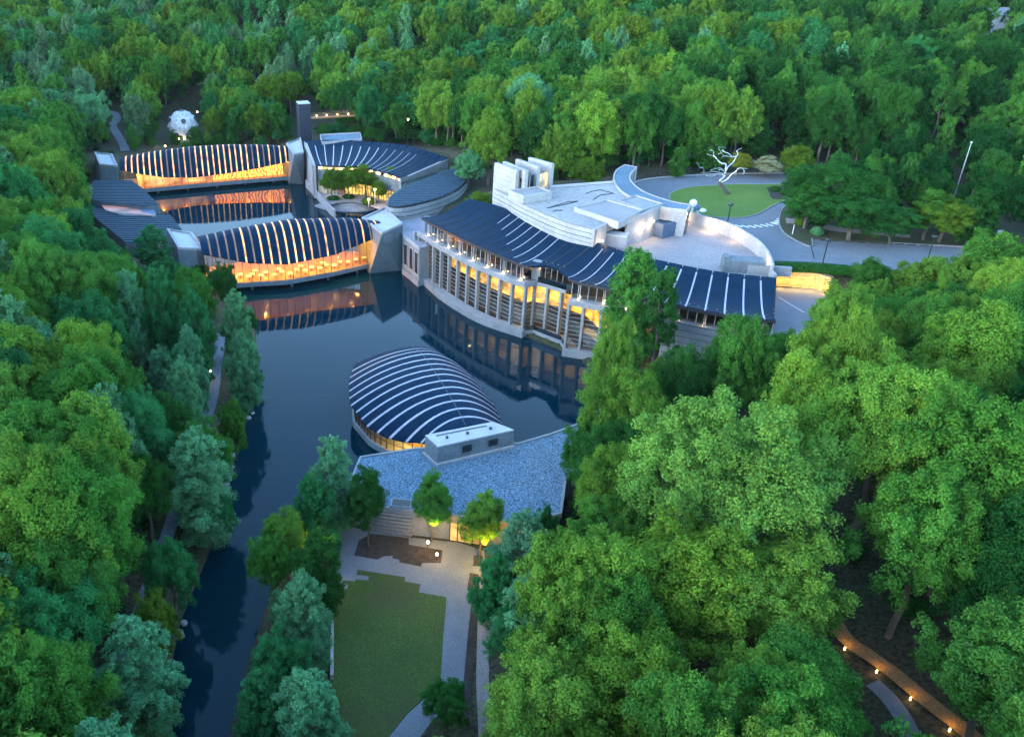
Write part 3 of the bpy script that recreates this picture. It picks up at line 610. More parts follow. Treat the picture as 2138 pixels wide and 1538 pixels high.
# keep the back ends on one clean curve
for i in range(NR): ribs[i] = (ribs[i][0], along(bz, i / (NR - 1)))
def full_front(f):      # where the unbroken eave would run in front of the recessed notch
    a, c = ribs[12][0], ribs[15][0]; d = (c - a).normalized(); n = Vector((-d.y, d.x, 0)); s_ = (f - a).dot(d) / (c - a).length
    return f - n * (f - a).dot(n) if -.001 <= s_ <= 1.001 and (f - a).dot(n) > .05 else f
def rib_row(f, b, m=9, lift=0.0):
    out = []; F0 = full_front(f); t0 = 1 - (f - b).length / max((F0 - b).length, 1e-6)
    for k in range(m):
        t = max(t0, 0) + (1 - max(t0, 0)) * k / (m - 1); p = F0.lerp(b, t) if t0 > .01 else f.lerp(b, t); out.append(Vector((p.x, p.y, 13.5 + 1.7 * t - .95 * math.sin(math.pi * t ** 0.8) + lift)))
    return out
for i in range(NR - 1):
    (f0, b0), (f1, b1) = ribs[i], ribs[i + 1]
    g0, g1 = 0.04, 0.04
    if i == 12: f1 = f1 + (b1 - f1) * 0.0; 
    A0, A1 = f0.lerp(f1, g0), f0.lerp(f1, 1 - g1); C0, C1 = b0.lerp(b1, g0), b0.lerp(b1, 1 - g1)
    build('roof_panel', MB().loft([rib_row(A0, C0), rib_row(A0.lerp(A1, .5), C0.lerp(C1, .5), lift=.03), rib_row(A1, C1)], 0.3), M_roof, G_, True)
for i in range(1, NR - 1):
    f, b = ribs[i]; d = (ribs[i + 1][0] - ribs[i][0]).normalized(); pale = i > 4 and i not in (12, 13, 14)
    hw = 0.05 if not pale else (0.08 if i < 18 else 0.125)
    if pale:
        s0 = {5: .72, 6: .62, 7: .52, 8: .4, 9: .3, 10: .16, 11: .05}.get(i, .02)
        r = rib_row(f, b, 13, .045); k0 = int(s0 * 12); k1 = 12
        build('skylight_strip', MB().loft([[p - d * hw for p in r[k0:k1]], [p + d * hw for p in r[k0:k1]]], 0.12), M_strip, G_, True)
        if k0 > 1: build('roof_seam', MB().tube(rib_row(f, b, 13, .02)[:k0 + 1], 0.07, 5), M_seam, G_)
    else: build('roof_seam', MB().tube(rib_row(f, b, 9, .02), 0.08, 5), M_seam, G_)
eave1 = [r[0] for r in ribs[:13]]; eave2 = [r[0] for r in ribs[15:]]
for e in (eave1, eave2): build('fascia', MB().ribbon([p - Vector((0, 0, 0)) for p in e], 12.95, 13.42, -0.12), M_dframe, G_)
build('end_fascia', MB().loft([rib_row(*ribs[-1], lift=-.05), rib_row(*ribs[-1], lift=-.55)], 0), M_dframe, G_)
# roof corner over the notch
q0, q1 = ribs[12][0], ribs[13][0]

colpx = Z4([(240, 720), (303, 760), (365, 810), (430, 855), (500, 895), (575, 945), (660, 990), (748, 1040), (845, 1085), (943, 1130), (1048, 1180), (1160, 1215)])
C1 = ats(colpx, 1.4); C1s = smooth(C1, 12)
C1 = [Vector((*smooth(C1[::1], 12)[i].xy, 1.4)) for i in range(12)]
C2 = ats(Z4([(1240, 1190), (1355, 1220), (1475, 1270)]), 1.4)
C3 = ats(Z4([(1535, 1380), (1665, 1405)]), 1.4); dd_ = C3[1] - C3[0]
C3 += [C3[1] + Vector((2.7, -1.6, 0)), C3[1] + Vector((5.4, -3.4, 0)), C3[1] + Vector((8.1, -5.3, 0))]
ZT = 9.3
def bay(a, b, rows, z0=1.42, z1=ZT, back=0.25, mat=None):
    d = (b - a).normalized(); n = Vector((-d.y, d.x, 0)); p, q = a + d * .22 + n * back, b - d * .22 + n * back
    for k in range(rows):
        za_, zb_ = z0 + (z1 - z0) * k / rows + .03, z0 + (z1 - z0) * (k + 1) / rows - .03
        build('pane', MB().add([(p.x, p.y, za_), (q.x, q.y, za_), (q.x, q.y, zb_), (p.x, p.y, zb_)], [(0, 1, 2, 3)]), mat or M_gglass, G_)
        if k: build('mullion', MB().ribbon([p - n * .09, q - n * .09], za_ - .05, za_ + .0, .05), M_frame, G_)
def column(p, d, z0=1.2, z1=ZT, w=.42): build('column', MB().box((p.x, p.y, z0), w, .75, z1 - z0, math.atan2(d.y, d.x)), M_conc, G_)
for i, p in enumerate(C1):
    d = C1[min(i + 1, 11)] - C1[max(i - 1, 0)]; column(p, d)
for a, b in zip(C1, C1[1:]): bay(a, b, 10)
for i, p in enumerate(C2): column(p, C2[min(i + 1, 2)] - C2[max(i - 1, 0)])
bay(C1[-1] + Vector((.3, .4, 0)), C2[0], 10); bay(C2[0], C2[1], 10); bay(C2[1], C2[2], 10); bay(C2[2], C3[0] + Vector((1.1, 2.6, 0)), 10)
for i, p in enumerate(C3): column(p, C3[min(i + 1, 4)] - C3[max(i - 1, 0)])
for a, b in zip(C3, C3[1:]): bay(a, b, 10)
# plinth and walkway ledge over the water
def out(pts, d): return offset(pts, -d)
PL1 = smooth(ats([(843, 541), (870, 579), (898, 608), (930, 634), (1000, 675), (1090, 706)], 0.0), 24)
build('plinth', MB().ribbon(PL1, -1.5, 1.05, 1.6), M_conc, G_)
build('ledge', MB().ribbon(offset(PL1, -.05), 1.055, 1.38, 1.9), M_conc, G_)
PORCH = [C1[-1] + Vector((.1, -.9, 0)), C2[0] + Vector((0, -1.7, 0)), C2[2] + Vector((0, -2.3, 0)), C3[0] + Vector((.2, -1.0, 0))]
build('porch', MB().ribbon(PORCH, .55, 1.25, 4.2), M_conc, G_)
build('porch_rail', MB().ribbon([p + Vector((0, .05, 0)) for p in PORCH], 1.25, 2.1, .06), M_dglass, G_)
PL2 = [C3[0] + Vector((-.6, -.9, 0)), C3[1] + Vector((-.2, -.9, 0)), C3[2] + Vector((.2, -.6, 0)), C3[3] + Vector((.4, -.3, 0)), C3[4] + Vector((0, -.5, 0))]
PL2 = smooth(PL2, 16)
build('plinth', MB().ribbon(PL2, -1.5, 1.15, 1.6), M_conc, G_); build('ledge', MB().ribbon(offset(PL2, -.05), 1.155, 1.4, 1.9), M_conc, G_)
# white stair ramp swooping at the right bays
rs = [at(1214, 690, 4.6), at(1232, 700, 4.2), at(1252, 716, 3.4), at(1262, 738, 2.2)]
build('ramp', MB().loft([[p for p in rs], [p + Vector((1.3, 1.0, .05)) for p in rs]], .25), M_pale, G_)
# upper parapet
PAR1 = offset(C1, -.55); e0 = (C1[1] - C1[0]).normalized(); PAR1 = [PAR1[0] - e0 * .4] + PAR1[1:]
build('parapet', MB().ribbon(PAR1, ZT + .002, 10.15, 2.2), M_conc, G_)
build('parapet_cap', MB().ribbon(offset(PAR1, -.04), 10.152, 10.24, .5), M_pale, G_)
rec = [PAR1[-1] + Vector((.02, .0, 0)), C2[0] + Vector((.3, -.6, 0)), C2[1] + Vector((0, -.6, 0)), C2[2] + Vector((.5, -.6, 0))]
build('parapet', MB().ribbon(rec[1:], 9.302, 10.0, 2.4), M_conc, G_); build('parapet_return', MB().ribbon(rec[:2], 9.302, 10.15, .5), M_conc, G_)
build('terrace_rail', MB().ribbon(rec[1:], 10.0, 11.0, .05), M_dglass, G_)
PAR2 = offset(C3, -.55)
build('parapet', MB().ribbon(PAR2, ZT + .002, 10.15, 2.2), M_conc, G_); build('parapet_cap', MB().ribbon(offset(PAR2, -.04), 10.152, 10.24, .5), M_pale, G_)
build('corner_pier', MB().box((PAR1[0].x - .1, PAR1[0].y + .5, -1), .6, 1.2, 11.1, math.atan2(e0.y, e0.x)), M_conc, G_)
# clerestory under the eave
def clere(line, n, zb=10.16, zt=13.25, lights=1, odd=0, mat=None):
    P = even(line, n)
    for k in range(n - 1):
        a, b = P[k], P[k + 1]
        build('upper_pane', MB().add([(a.x, a.y, zb), (b.x, b.y, zb), (b.x, b.y, zt), (a.x, a.y, zt)], [(0, 1, 2, 3)]), M_dglass, G_)
        build('upper_mullion', MB().box((a.x, a.y, zb), .10, .14, zt - zb), M_frame, G_)
    oo = offset(P, -.55)
    for k in range(odd, n, 3):
        p = oo[k]; d = (P[min(k + 1, n - 1)] - P[max(k - 1, 0)]).normalized()
        for s in (-.16, .16): build('strut', MB().tube([(p.x + d.x * s, p.y + d.y * s, zb + .05), (p.x + d.x * s, p.y + d.y * s, zt)], .055, 6), M_pale, G_)
        build('uplight', MB().tube([(p.x, p.y, zb + .02), (p.x, p.y, zb + .2)], .14, 8), M_lamp, G_)
        if lights: q = oo[k] + Vector((d.y, -d.x, 0)) * .3; lamp('POINT', (q.x, q.y, zb + .45), 16, (1, .58, .22), .12, parent=G_)
cl1 = offset(C1, 1.0); clere([cl1[0]] + cl1[1:], 25, odd=2)
cl2 = [C2[0] + Vector((.9, 1.6, 0)), C2[1] + Vector((.6, 1.6, 0)), C2[2] + Vector((1.3, 1.6, 0))]; clere(cl2, 6, odd=99)
cl3 = offset(C3, 1.0) ; e2s = [p + Vector((.6, 1.8, 0)) for p in eave2]
line3 = [Vector((p.x, p.y, 0)) for p in cl3[:2]] + [Vector((p.x, p.y, 0)) for p in e2s if p.x > cl3[1].x + 2]
clere(line3, 24, odd=1)
end_ = [line3[-1], Vector((ribs[-1][1].x - .8, ribs[-1][1].y - 1, 0))]; clere(end_, 8, odd=99)
build('stone_pier', MB().box((C1[-1].x + 2.2, C1[-1].y + 2.6, 9.3), 1.6, 1.2, 3.9, R(-30)), M_conc, G_)
lamp('POINT', (C1[-1].x + 2.6, C1[-1].y + 1.3, 12.2), 25, (1, .55, .2), .1, parent=G_)
# right end walls below the clerestory, in stone courses
sw_ = [line3[7] + Vector((0, -1.0, 0))] + [p + Vector((.1, -1.0, 0)) for p in line3[3:]]
sw_ = [Vector((p.x, p.y - 1.0, 0)) for p in line3 if p.x > 39.5]
sw2 = sw_ + [Vector((sw_[-1].x + 4.5, sw_[-1].y + 13, 0))]
build('wall_core', MB().ribbon(offset(sw2, .2), 0, 9.9, .5), M_pier, G_)
for k in range(9): build('wall_course', MB().ribbon(sw2, .6 + k * 1.06, .6 + k * 1.06 + .88, .3), M_conc, G_)
build('parapet', MB().ribbon(sw2, 10.15 - .0, 10.4, 1.1), M_pale, G_)
# interior: floors, back wall, lamps
line_all = C1 + [C2[0], C2[1], C2[2] + Vector((1.2, -.5, 0))] + C3[1:]
inn = offset(line_all, 7.5)
build('inner_floor', MB().loft([[Vector((p.x, p.y, 1.36)) for p in offset(line_all, .3)], [Vector((p.x, p.y, 1.36)) for p in inn]], .1), M_soil, G_)
build('inner_wall', MB().ribbon(inn, 1.4, 9.2, .3), M_bark, G_)
build('inner_screen', MB().ribbon(offset(line_all[:3], 4.6), 6.2, 8.9, .2), M_wood, G_)
build('inner_screen', MB().ribbon(offset(line_all[2:], 4.0), 4.4, 8.9, .2), glow('gallery_glow', (1.0, .50, .06), 1.35, .55), G_)  # warm interior light put into this screen as patchy emission
build('lower_screen', MB().ribbon(offset(line_all[5:], 2.2), 1.4, 3.5, .1), M_pier, G_)
build('inner_ceiling', MB().loft([[Vector((p.x, p.y, 9.1)) for p in offset(line_all, .3)], [Vector((p.x, p.y, 9.1)) for p in inn]], .1), M_wood, G_)
build('mezzanine', MB().loft([[Vector((p.x, p.y, 5.2)) for p in offset(line_all, 5.2)], [Vector((p.x, p.y, 5.2)) for p in offset(line_all, 7.3)]], .35), M_conc, G_)
inn2 = offset([p for p in cl1], 6.0)
build('upper_wall', MB().ribbon(offset(line_all, 7.2), 9.9, 13.1, .3), M_wood, G_)
for i in range(0, len(line_all) - 1):
    a = (line_all[i] + line_all[i + 1]) / 2; q = offset(line_all, 1.8)[i]; q = (q + offset(line_all, 1.8)[i + 1]) / 2; q2 = offset(line_all, 5.0)[i]
    if i % 2 == 0 or i > 3: lamp('AREA', (q.x, q.y, 8.75), 20 + 5 * min(i, 9), (1, .62, .12), 1.6, (q.x + .8, q.y + .8, 0), G_)
    if i % 3 == 0: lamp('POINT', (q2.x, q2.y, 10.9), 60, (1, .45, .12), .3, parent=G_)
# left low block between pylon and gallery, gravel topped
LB = thing('gravel_terrace_block', at(858, 470, 0), 'low concrete block with speckled flat roof between the front bridge pylon and the curved gallery', 'building')
lb = [at(842, 492, 8.4), at(876, 517, 8.4), at(889, 478, 8.4), at(882, 447, 8.4), at(800, 440, 8.4), at(835, 459, 8.4)]
lbp = [lb[0], at(858, 503, 8.4), lb[1], lb[1] + Vector((3, 2, 0)), at(900, 452, 8.4), at(880, 444, 8.4), at(825, 450, 8.4)]
build('block_wall', MB().prism([p + (sum(lbp, Vector()) / 7 - p) * .02 for p in lbp], -1, 8.1), M_conc, LB)
build('speckled_roof', MB().prism(lbp, 8.102, 8.35), mottled('speckled', (.22, .22, .26), (.34, .32, .37), .3, .95, (8, .4), .4, 12), LB)
wv = [lb[0], at(858, 503, 8.4), lb[1]]
build('roof_edge', MB().ribbon(offset(wv, -.06), 7.8, 8.5, .35), M_pale, LB)
we = even(offset(wv, -.12), 4)
for k in range(3):
    a, b = we[k].lerp(we[k + 1], .18), we[k].lerp(we[k + 1], .82)
    wf = build('window_frame', MB().ribbon([a, b], 2.2, 7.2, .14), M_pale, LB); build('window', MB().ribbon([a.lerp(b, .1) , a.lerp(b, .9)], 2.5, 6.9, -.03), M_dark, wf)
build('wall_base', MB().ribbon(offset(wv, -.3), -1, 1.3, .3), M_conc, LB)

# ================================================================== ENTRANCE BUILDING ON THE PLATEAU
E_ = thing('entrance_building', (40, 160, 13), 'pale concrete entrance building with slab fins, flat roof and roof boxes behind the curved roof', 'building')
ZR = 18.0
Z1 = lambda pts: za(pts, 7.127, 1020, 320)
wt = smooth(ats(Z1([(235, 600), (500, 740), (820, 905), (1200, 1035), (1580, 1135)]), ZR), 20)
wall_line = [at(1033, 395, ZR)] + wt
wall_line = smooth([at(1031, 393, ZR), wt[0], wt[6], wt[13], wt[19]], 24)
roofp = offset(wall_line, .4) + ats([(1267, 466), (1300, 458), (1345, 449), (1384, 428), (1340, 405), (1310, 392), (1283, 383), (1148, 393), (1060, 398)], ZR)
build('roof_slab', MB().prism(roofp, 16.5, ZR - .004), M_yard if 0 else mottled('roof_membrane', (.25, .243, .24), (.32, .31, .305), .12, .85, (1.2, .15)), E_)
build('wall_core', MB().ribbon(offset(wall_line, .22), 12.5, ZR - .1, .6), M_pier, E_)
for k in range(6):
    L0 = wall_line
    build('wall_course', MB().ribbon(L0, 12.7 + k * .885, 12.7 + k * .885 + (.72 if k % 2 else .79), .35), M_pale, E_)
bk_ = ats([(1065, 397), (1148, 392.5), (1283, 382.5)], ZR); build('roof_parapet', MB().ribbon(bk_, ZR, ZR + .45, .3), M_white, E_)
endw = [wall_line[-1], at(1268, 467, ZR)]; build('end_wall', MB().ribbon(endw, 12.7, ZR + .02, .4), M_pale, E_)
FZ = 23.0
fins = [((1032.6, 340), (1078.5, 356), 12.7), ((1049.5, 337.5), (1097, 357), 14), ((1076.5, 332.5), (1122.5, 348.5), 14), ((1103, 329), (1152, 342.5), 14)]
for k, (a, b, zb) in enumerate(fins):
    A, Bq = at(*a, FZ), at(*b, FZ); n = Vector((-(Bq - A).y, (Bq - A).x, 0)).normalized() * .75
    fwl = build('fin_wall', MB().prism([A, Bq, Bq + n, A + n], zb, FZ - .5), M_pale, E_)
    build('fin_cap', MB().prism([A, Bq, Bq + n, A + n], FZ - .497, FZ), M_pale, fwl)
    if k == 0:
        for j in range(9): build('wall_course', MB().ribbon([A - n * .12, Bq - n * .12], 13 + j * 1.05, 13 + j * 1.05 + .90, .09), M_pale, E_)
    if k < 3:
        A2, B2_ = at(*fins[k + 1][0], FZ), at(*fins[k + 1][1], FZ); p = Bq + n * 1.0 + (A - Bq) * .08; q = B2_ + (A2 - B2_) * .12
        build('fin_glass', MB().ribbon([p, q], 14, FZ - 1.7, .06), glow('fin_glow', (1.0, .74, .40), .55, .5) if k == 2 else M_dglass, E_)
        build('fin_frame', MB().ribbon([p.lerp(q, .47) - Vector((0, .1, 0)), p.lerp(q, .53) - Vector((0, .1, 0))], 14, FZ - 1.7, .1), M_frame, E_)
def roof_box(name, top, z0, z1, mat_side, tray=True, mat_top=None, parent=E_):
    parent = build(name, MB().prism(top, z0, z1 - .3), mat_side, parent)
    orient = sum(top[i].x * top[(i + 1) % len(top)].y - top[(i + 1) % len(top)].x * top[i].y for i in range(len(top)))
    build('box_rim', MB().ribbon(top, z1 - .298, z1, .3 if orient > 0 else -.3, closed=True), mat_side, parent)
    c = sum(top, Vector()) / len(top); build('box_roof', MB().prism([c + (p - c) * .93 for p in top], z1 - .29, z1 - .24), mat_top or M_yard, parent)
roof_box('roof_box', ats(Z1([(300, 545), (730, 485), (945, 570), (520, 630)]), 19.6), ZR, 19.6, M_pale)
bigbox = ats([(1199, 432), (1267, 416), (1343, 437), (1292, 463)], 18.9)
roof_box('canopy_roof', bigbox, 17.5, 18.9, M_pale)
roof_box('roof_well', ats([(1290, 418), (1328, 407), (1384, 424), (1344, 437)], 18.85), 17.6, 18.85, M_pale, mat_top=M_conc)
sv = ats([(1290, 464), (1345, 446), (1386, 425)], 18.6)
build('service_wall', MB().ribbon([sv[1] + Vector((-3.2, -1.2, 0)), sv[1], sv[2]], 12.9, 18.55, .5), M_pale, E_)
dw = ats([(1268, 486), (1292, 489), (1322, 478)], 13.4)
dp = [at(1266, 500, 13.05), at(1291, 493, 13.05), at(1322, 487, 13.05)]
dp = [p + Vector((.2, 1.2, 0)) for p in dp]
build('dark_entry', MB().ribbon([dp[0], dp[0].lerp(dp[1], .75)], 13, 17.4, .3), M_dark, E_); build('lit_wall', MB().ribbon([dp[0].lerp(dp[1], .76), dp[1], dp[1].lerp(dp[2], .3)], 13, 17.4, .3), M_plaster, E_)
build('wood_door', MB().ribbon([dp[1].lerp(dp[2], .32), dp[2]], 13, 17.4, .3), M_wood, E_); p = dp[1].lerp(dp[2], .18)
build('small_window', MB().box((p.x - .1, p.y - .35, 14.4), .7, .08, 1.0, R(25)), M_dark, E_)
# thin dark drains drawn on the roof are raised conduits
for poly in ([(870, 820), (1180, 725), (1330, 718), (1120, 770), (870, 820)], [(1440, 605), (1560, 565), (1660, 548), (1860, 600), (1650, 630), (1560, 690)], [(960, 870), (1000, 850), (1100, 855)]):
    P = [p + Vector((0, 0, .03)) for p in ats(Z1(poly), ZR)]; build('roof_conduit', MB().tube(P, .11, 5), M_seam, E_)
# curved canopy
CN = thing('curved_canopy', at(1320, 400, 13), 'curved concrete canopy sweeping around the driveway beside the entrance building', 'canopy')
ZC = 18.4
co = smooth(ats([(1304, 343), (1285, 356), (1281, 376), (1297, 398), (1327, 415), (1385, 432), (1434, 438)], ZC), 40)
ci = smooth(ats([(1331, 348), (1318, 362), (1317, 374), (1329, 388), (1354, 403), (1398, 418), (1444, 427)], ZC), 40)
cs = build('canopy_slab', MB().prism(co + ci[::-1], ZC - .75, ZC - .2), M_pale, CN); build('canopy_top', MB().prism([a.lerp(b, .07) for a, b in zip(co, ci)] + [b.lerp(a, .07) for a, b in zip(co, ci)][::-1], ZC - .197, ZC - .14), M_gravel, cs)
rim = co + ci[::-1]; oc = sum(rim[i].x * rim[(i + 1) % 80].y - rim[(i + 1) % 80].x * rim[i].y for i in range(80))
build('canopy_rim', MB().ribbon(rim, ZC - .197, ZC, .28 if oc > 0 else -.28, closed=True), M_pale, cs)
build('canopy_wall', MB().ribbon([a.lerp(b, .06) for a, b in zip(co, ci)][18:], 12.9, ZC - .76, .35), M_pale, CN)
for k in (0, 3, 7): 
    for s in (.12, .88):
        p = co[k].lerp(ci[k], s); build('canopy_post', MB().box((p.x, p.y, 12.9), .5, .5, ZC - .76 - 12.9, .4), M_pale, CN)
p, q = co[-1].lerp(ci[-1], .1), co[-1].lerp(ci[-1], .9)
build('canopy_glass', MB().ribbon([p.lerp(q, .35), q], 13, ZC - .8, .08), M_dglass, CN)
# service yard wall
Y_ = thing('yard_wall', at(1540, 490, 13), 'curved pale wall around the lit service yard', 'wall')
yl = smooth(ats([(1430, 437), (1470, 450), (1520, 464), (1560, 484), (1590, 505), (1608, 528), (1617, 552)], 15.6), 30)
yl[-1] = yl[-1]; build('wall_panel', MB().ribbon(yl[:13], 12.9, 15.6, -.3), M_pale, Y_); build('wall_panel', MB().ribbon(yl[13:22], 12.9, 15.6, -.3), M_pale, Y_); build('wall_panel', MB().ribbon(yl[22:], 12.9, 15.6, -.3), M_pale, Y_)
build('wall_bridge', MB().ribbon(yl[12:14], 12.9, 15.58, -.28), M_pale, Y_); build('wall_bridge', MB().ribbon(yl[21:23], 12.9, 15.58, -.28), M_pale, Y_)
for k in range(22, 29): p = yl[k].lerp(yl[k + 1], .5); build('gate_bar', MB().box((p.x - .38, p.y - .25, 13.0), .1, .1, 2.55, .7), M_frame, Y_)
ye = [yl[-1], at(1620, 585, 13.6)]; build('end_wall', MB().ribbon(ye, 8, 14.6, -.5), M_pale, Y_)
sheet('service_yard', pxs([(1236, 512), (1262, 492), (1330, 478), (1385, 455), (1440, 462), (1500, 482), (1550, 502), (1590, 528), (1612, 556), (1618, 584), (1500, 572), (1400, 552), (1300, 528)], 13.07), 13.07, M_yard, 'pale concrete service yard behind the curved roof', 0.1)
def wall_light(loc, aim, power, label=None):
    t = build('wall_light', MB().box((loc.x, loc.y, loc.z), .3, .3, .18), M_lamp, origin=loc); tag(t, label or 'wall lamp', 'wall light') if 0 else tag(t, label, 'wall light', 'wall lamps of the service yard')
    l = lamp('POINT', (aim.x, aim.y, aim.z), power, (1, .62, .30), .12, parent=t)
for k, pw, wh in ((1, 150, 'at the canopy end'), (7, 240, 'on the brightest part'), (13, 130, 'near its middle joint'), (26, 170, 'by the gate bars')):
    d = (yl[min(k + 1, 29)] - yl[k - 1]).normalized(); n = Vector((d.y, -d.x, 0)); p = yl[k] + n * .5; wall_light(Vector((p.x, p.y, 15.0)), Vector((p.x + n.x * .6, p.y + n.y * .6, 14.7)), pw, f'small glowing lamp on the curved yard wall {wh}')
for px, py, pw in ((1327, 466, 170), (1366, 450, 130)):
    p = at(px, py, 16.0); p = sv[1].lerp(sv[2], .12 if px < 1340 else .55) + Vector((-.2, -.8, 0)); wall_light(Vector((p.x, p.y, 16.2)), Vector((p.x - .3, p.y - .7, 15.8)), pw, 'glowing wall lamp left of the generator' if px < 1340 else 'glowing wall lamp above the generator')
p = wall_line[-1].lerp(endw[1], .4) + Vector((.5, -.6, 0)); wall_light(Vector((p.x, p.y, 15.6)), Vector((p.x + .5, p.y - .4, 15.4)), 120, 'glowing wall lamp at the end of the pale front wall by the equipment box')
p = dp[1] + Vector((-.5, -1.6, 0)); lamp('AREA', (p.x, p.y, 17.2), 420, (1, .58, .26), 1.0, (p.x, p.y, 0), E_)
# yard equipment
u = thing('generator', at(1378, 488, 13.03), 'blue grey ribbed generator cabinet standing in the service yard', 'generator')
c = ORG[u.name] + Vector((1.0, -.4, 0))
build('cabinet', MB().box((c.x, c.y, 13.1), 3.0, 5.6, 2.7, R(-58)), M_blue, u); build('skid', MB().box((c.x, c.y, 13.03), 2.4, 5.0, .08, R(-58)), M_dark, u)
dx, dy = math.cos(R(32)), math.sin(R(32))
for k in (-1.2, -.2, .8): build('vent_slot', MB().box((c.x + dx * k, c.y + dy * k, 15.8), 1.9, .45, .1, R(-58)), M_dark, u)
for k in range(9): q = -2.3 + k * .57; build('side_rib', MB().box((c.x + dx * q + .80, c.y + dy * q - 1.28, 13.3), .14, .12, 2.3, R(32)), M_blue, u)
u = thing('equipment_box', at(1283, 512, 13.03), 'white boxy equipment cabinet beside the service entrance', 'cabinet'); c = ORG[u.name]
build('cabinet', MB().box((c.x, c.y, 13.03), 4.0, 2.4, 2.2, R(-25)), M_white, u); build('cabinet_lid', MB().box((c.x, c.y, 15.232), 4.1, 2.5, .12, R(-25)), M_paint, u)
u = thing('loading_block', at(1545, 562, 13.03), 'blue grey concrete block at the front corner of the service yard', 'block'); c = ORG[u.name]
build('block', MB().box((c.x, c.y - .6, 13.03), 6.6, 3.0, 2.1, R(-12)), M_pier, u); build('block_step', MB().box((c.x - 2.7, c.y + .1, 15.132), .9, 2.0, .45, R(-12)), M_pier, u)
build('low_parapet', MB().box((c.x + 3.8, c.y - 2.6, 13.03), 7.0, .7, 1.6, R(-12)), M_conc, u)

# ================================================================== BACK GALLERY, OVAL BUILDING, TOWER, WEST GALLERY
K_ = thing('radial_roof_gallery', (10, 245, 1.5), 'curved gallery with dark fan shaped roof and pale radial skylight stripes behind the courtyard', 'building')
Z3 = lambda pts: za(pts, 5.916, 600, 200)
ZE, ZO = 9.4, 11.4
eave = smooth(ats(Z3([(346, 846), (450, 856), (560, 862), (640, 864), (760, 866), (880, 871), (1000, 892), (1100, 915), (1200, 942), (1310, 972)]), ZE) + [at(838, 371, ZE)], 60)
outer = smooth(ats([(634.5, 293.5), (700, 292), (760, 295), (850, 304), (935, 329)], ZO), 60)
NB = 17
for k in range(NB):
    rows = []
    for u in (k / NB + .002, (k + .5) / NB, (k + 1) / NB - .002):
        a, b = along(eave, u), along(outer, u); rows.append([Vector((*a.lerp(b, t).xy, ZE + (ZO - ZE) * t - .9 * math.sin(math.pi * t))) for t in [j / 8 for j in range(9)]])
    build('roof_panel', MB().loft(rows, .3), M_roof, K_, True)
for k in range(1, NB):
    u = k / NB; a, b = along(eave, u), along(outer, u); d = (along(eave, u + .01) - along(eave, u - .01)).normalized(); hw = .13 if k < 9 else .07
    r = [Vector((*a.lerp(b, t).xy, ZE + (ZO - ZE) * t - .9 * math.sin(math.pi * t) + .05)) for t in [j / 12 for j in range(13)]][0:11]
    build('skylight_strip', MB().loft([[p - d * hw for p in r], [p + d * hw for p in r]], .1), M_strip if k < 14 else M_seam, K_, True)
build('eave_fascia', MB().ribbon(eave, ZE - .5, ZE - .08, .2), M_dframe, K_)
fac = offset(eave, .9)
build('facade_wall', MB().ribbon(fac, 4.6, 8.0, .5), M_conc, K_)
for k in range(6): build('facade_course', MB().ribbon(offset(fac, -.14), 4.7 + k * .55, 4.7 + k * .55 + .45, .14), M_pier, K_)
Q = even(fac, 31)
for k in range(30):
    m_ = MATS.get('clere_glow') or glow('clere_glow', (1.0, .52, .14), .9, .5)
    build('upper_pane', MB().ribbon([Q[k].lerp(Q[k + 1], .06), Q[k].lerp(Q[k + 1], .94)], 8.02, 8.85, .1), m_ if k % 4 else M_dglass, K_)
    if k % 3 == 1: p = Q[k]; build('eave_lamp', MB().box((p.x, p.y - .35, 8.3), .8, .2, .3), M_lamp, K_)
for k in range(3, 30):
    m_ = MATS.get('court_glow') or glow('court_glow', (1.0, .62, .14), .75, .8)
    if k > 7: build('lower_pane', MB().ribbon([Q[k].lerp(Q[k + 1], .05), Q[k].lerp(Q[k + 1], .95)], 1.6, 4.4, .1), m_, K_)
    build('mullion', MB().box((Q[k].x, Q[k].y - .1, 1.5), .16, .3, 3.05), M_dframe, K_)
build('lower_wall', MB().ribbon(fac[:18], 1.5, 4.6, .4), M_plaster, K_)
lw = [at(634, 373, 1.5), at(665, 408, 1.5)]
lt = [at(634.5, 294, 11), at(658.5, 343, 9.2)]
wa = [Vector((lw[0].x + .3, lw[0].y, 0)), Vector((lw[1].x, lw[1].y, 0))]; wtop = [11.0, 9.0]
back_l = Vector((outer[0].x, outer[0].y, 0)); front_l = Vector((eave[0].x - .6, eave[0].y - .3, 0))
build('end_wall', MB().ribbon([front_l, back_l], 0.2, [9.2, 11.2], -.7), M_pale, K_)
for k in range(9): build('wall_course', MB().ribbon([front_l + Vector((-.12, 0, 0)), back_l + Vector((-.12, 0, 0))], .6 + k * .95, .6 + k * .95 + .76, .12), M_pale, K_)
tri = [front_l, back_l]
oe = [Vector((*outer[-1].xy, 0)), Vector((*eave[-1].xy, 0))]
build('end_wall', MB().ribbon([oe[1] + Vector((0, -.3, 0)), oe[0] + Vector((0, -.3, 0))], 0.5, [9.0, 11.0], .7), M_conc, K_)
for k in range(9): build('wall_course', MB().ribbon([oe[1] + Vector((-.1, -.45, 0)), oe[0] + Vector((-.1, -.45, 0))], 1.0 + k * .95, 1.0 + k * .95 + .74, .14), M_pier if k % 2 else M_conc, K_)
build('back_wall', MB().ribbon(offset(outer, -.8), 0, 10.9, -.5), M_conc, K_)
pl = at(870, 375, 7.0); build('entry_canopy', MB().box((pl.x, pl.y, 6.6), 4.5, 4, .4, R(30)), M_pale, K_)
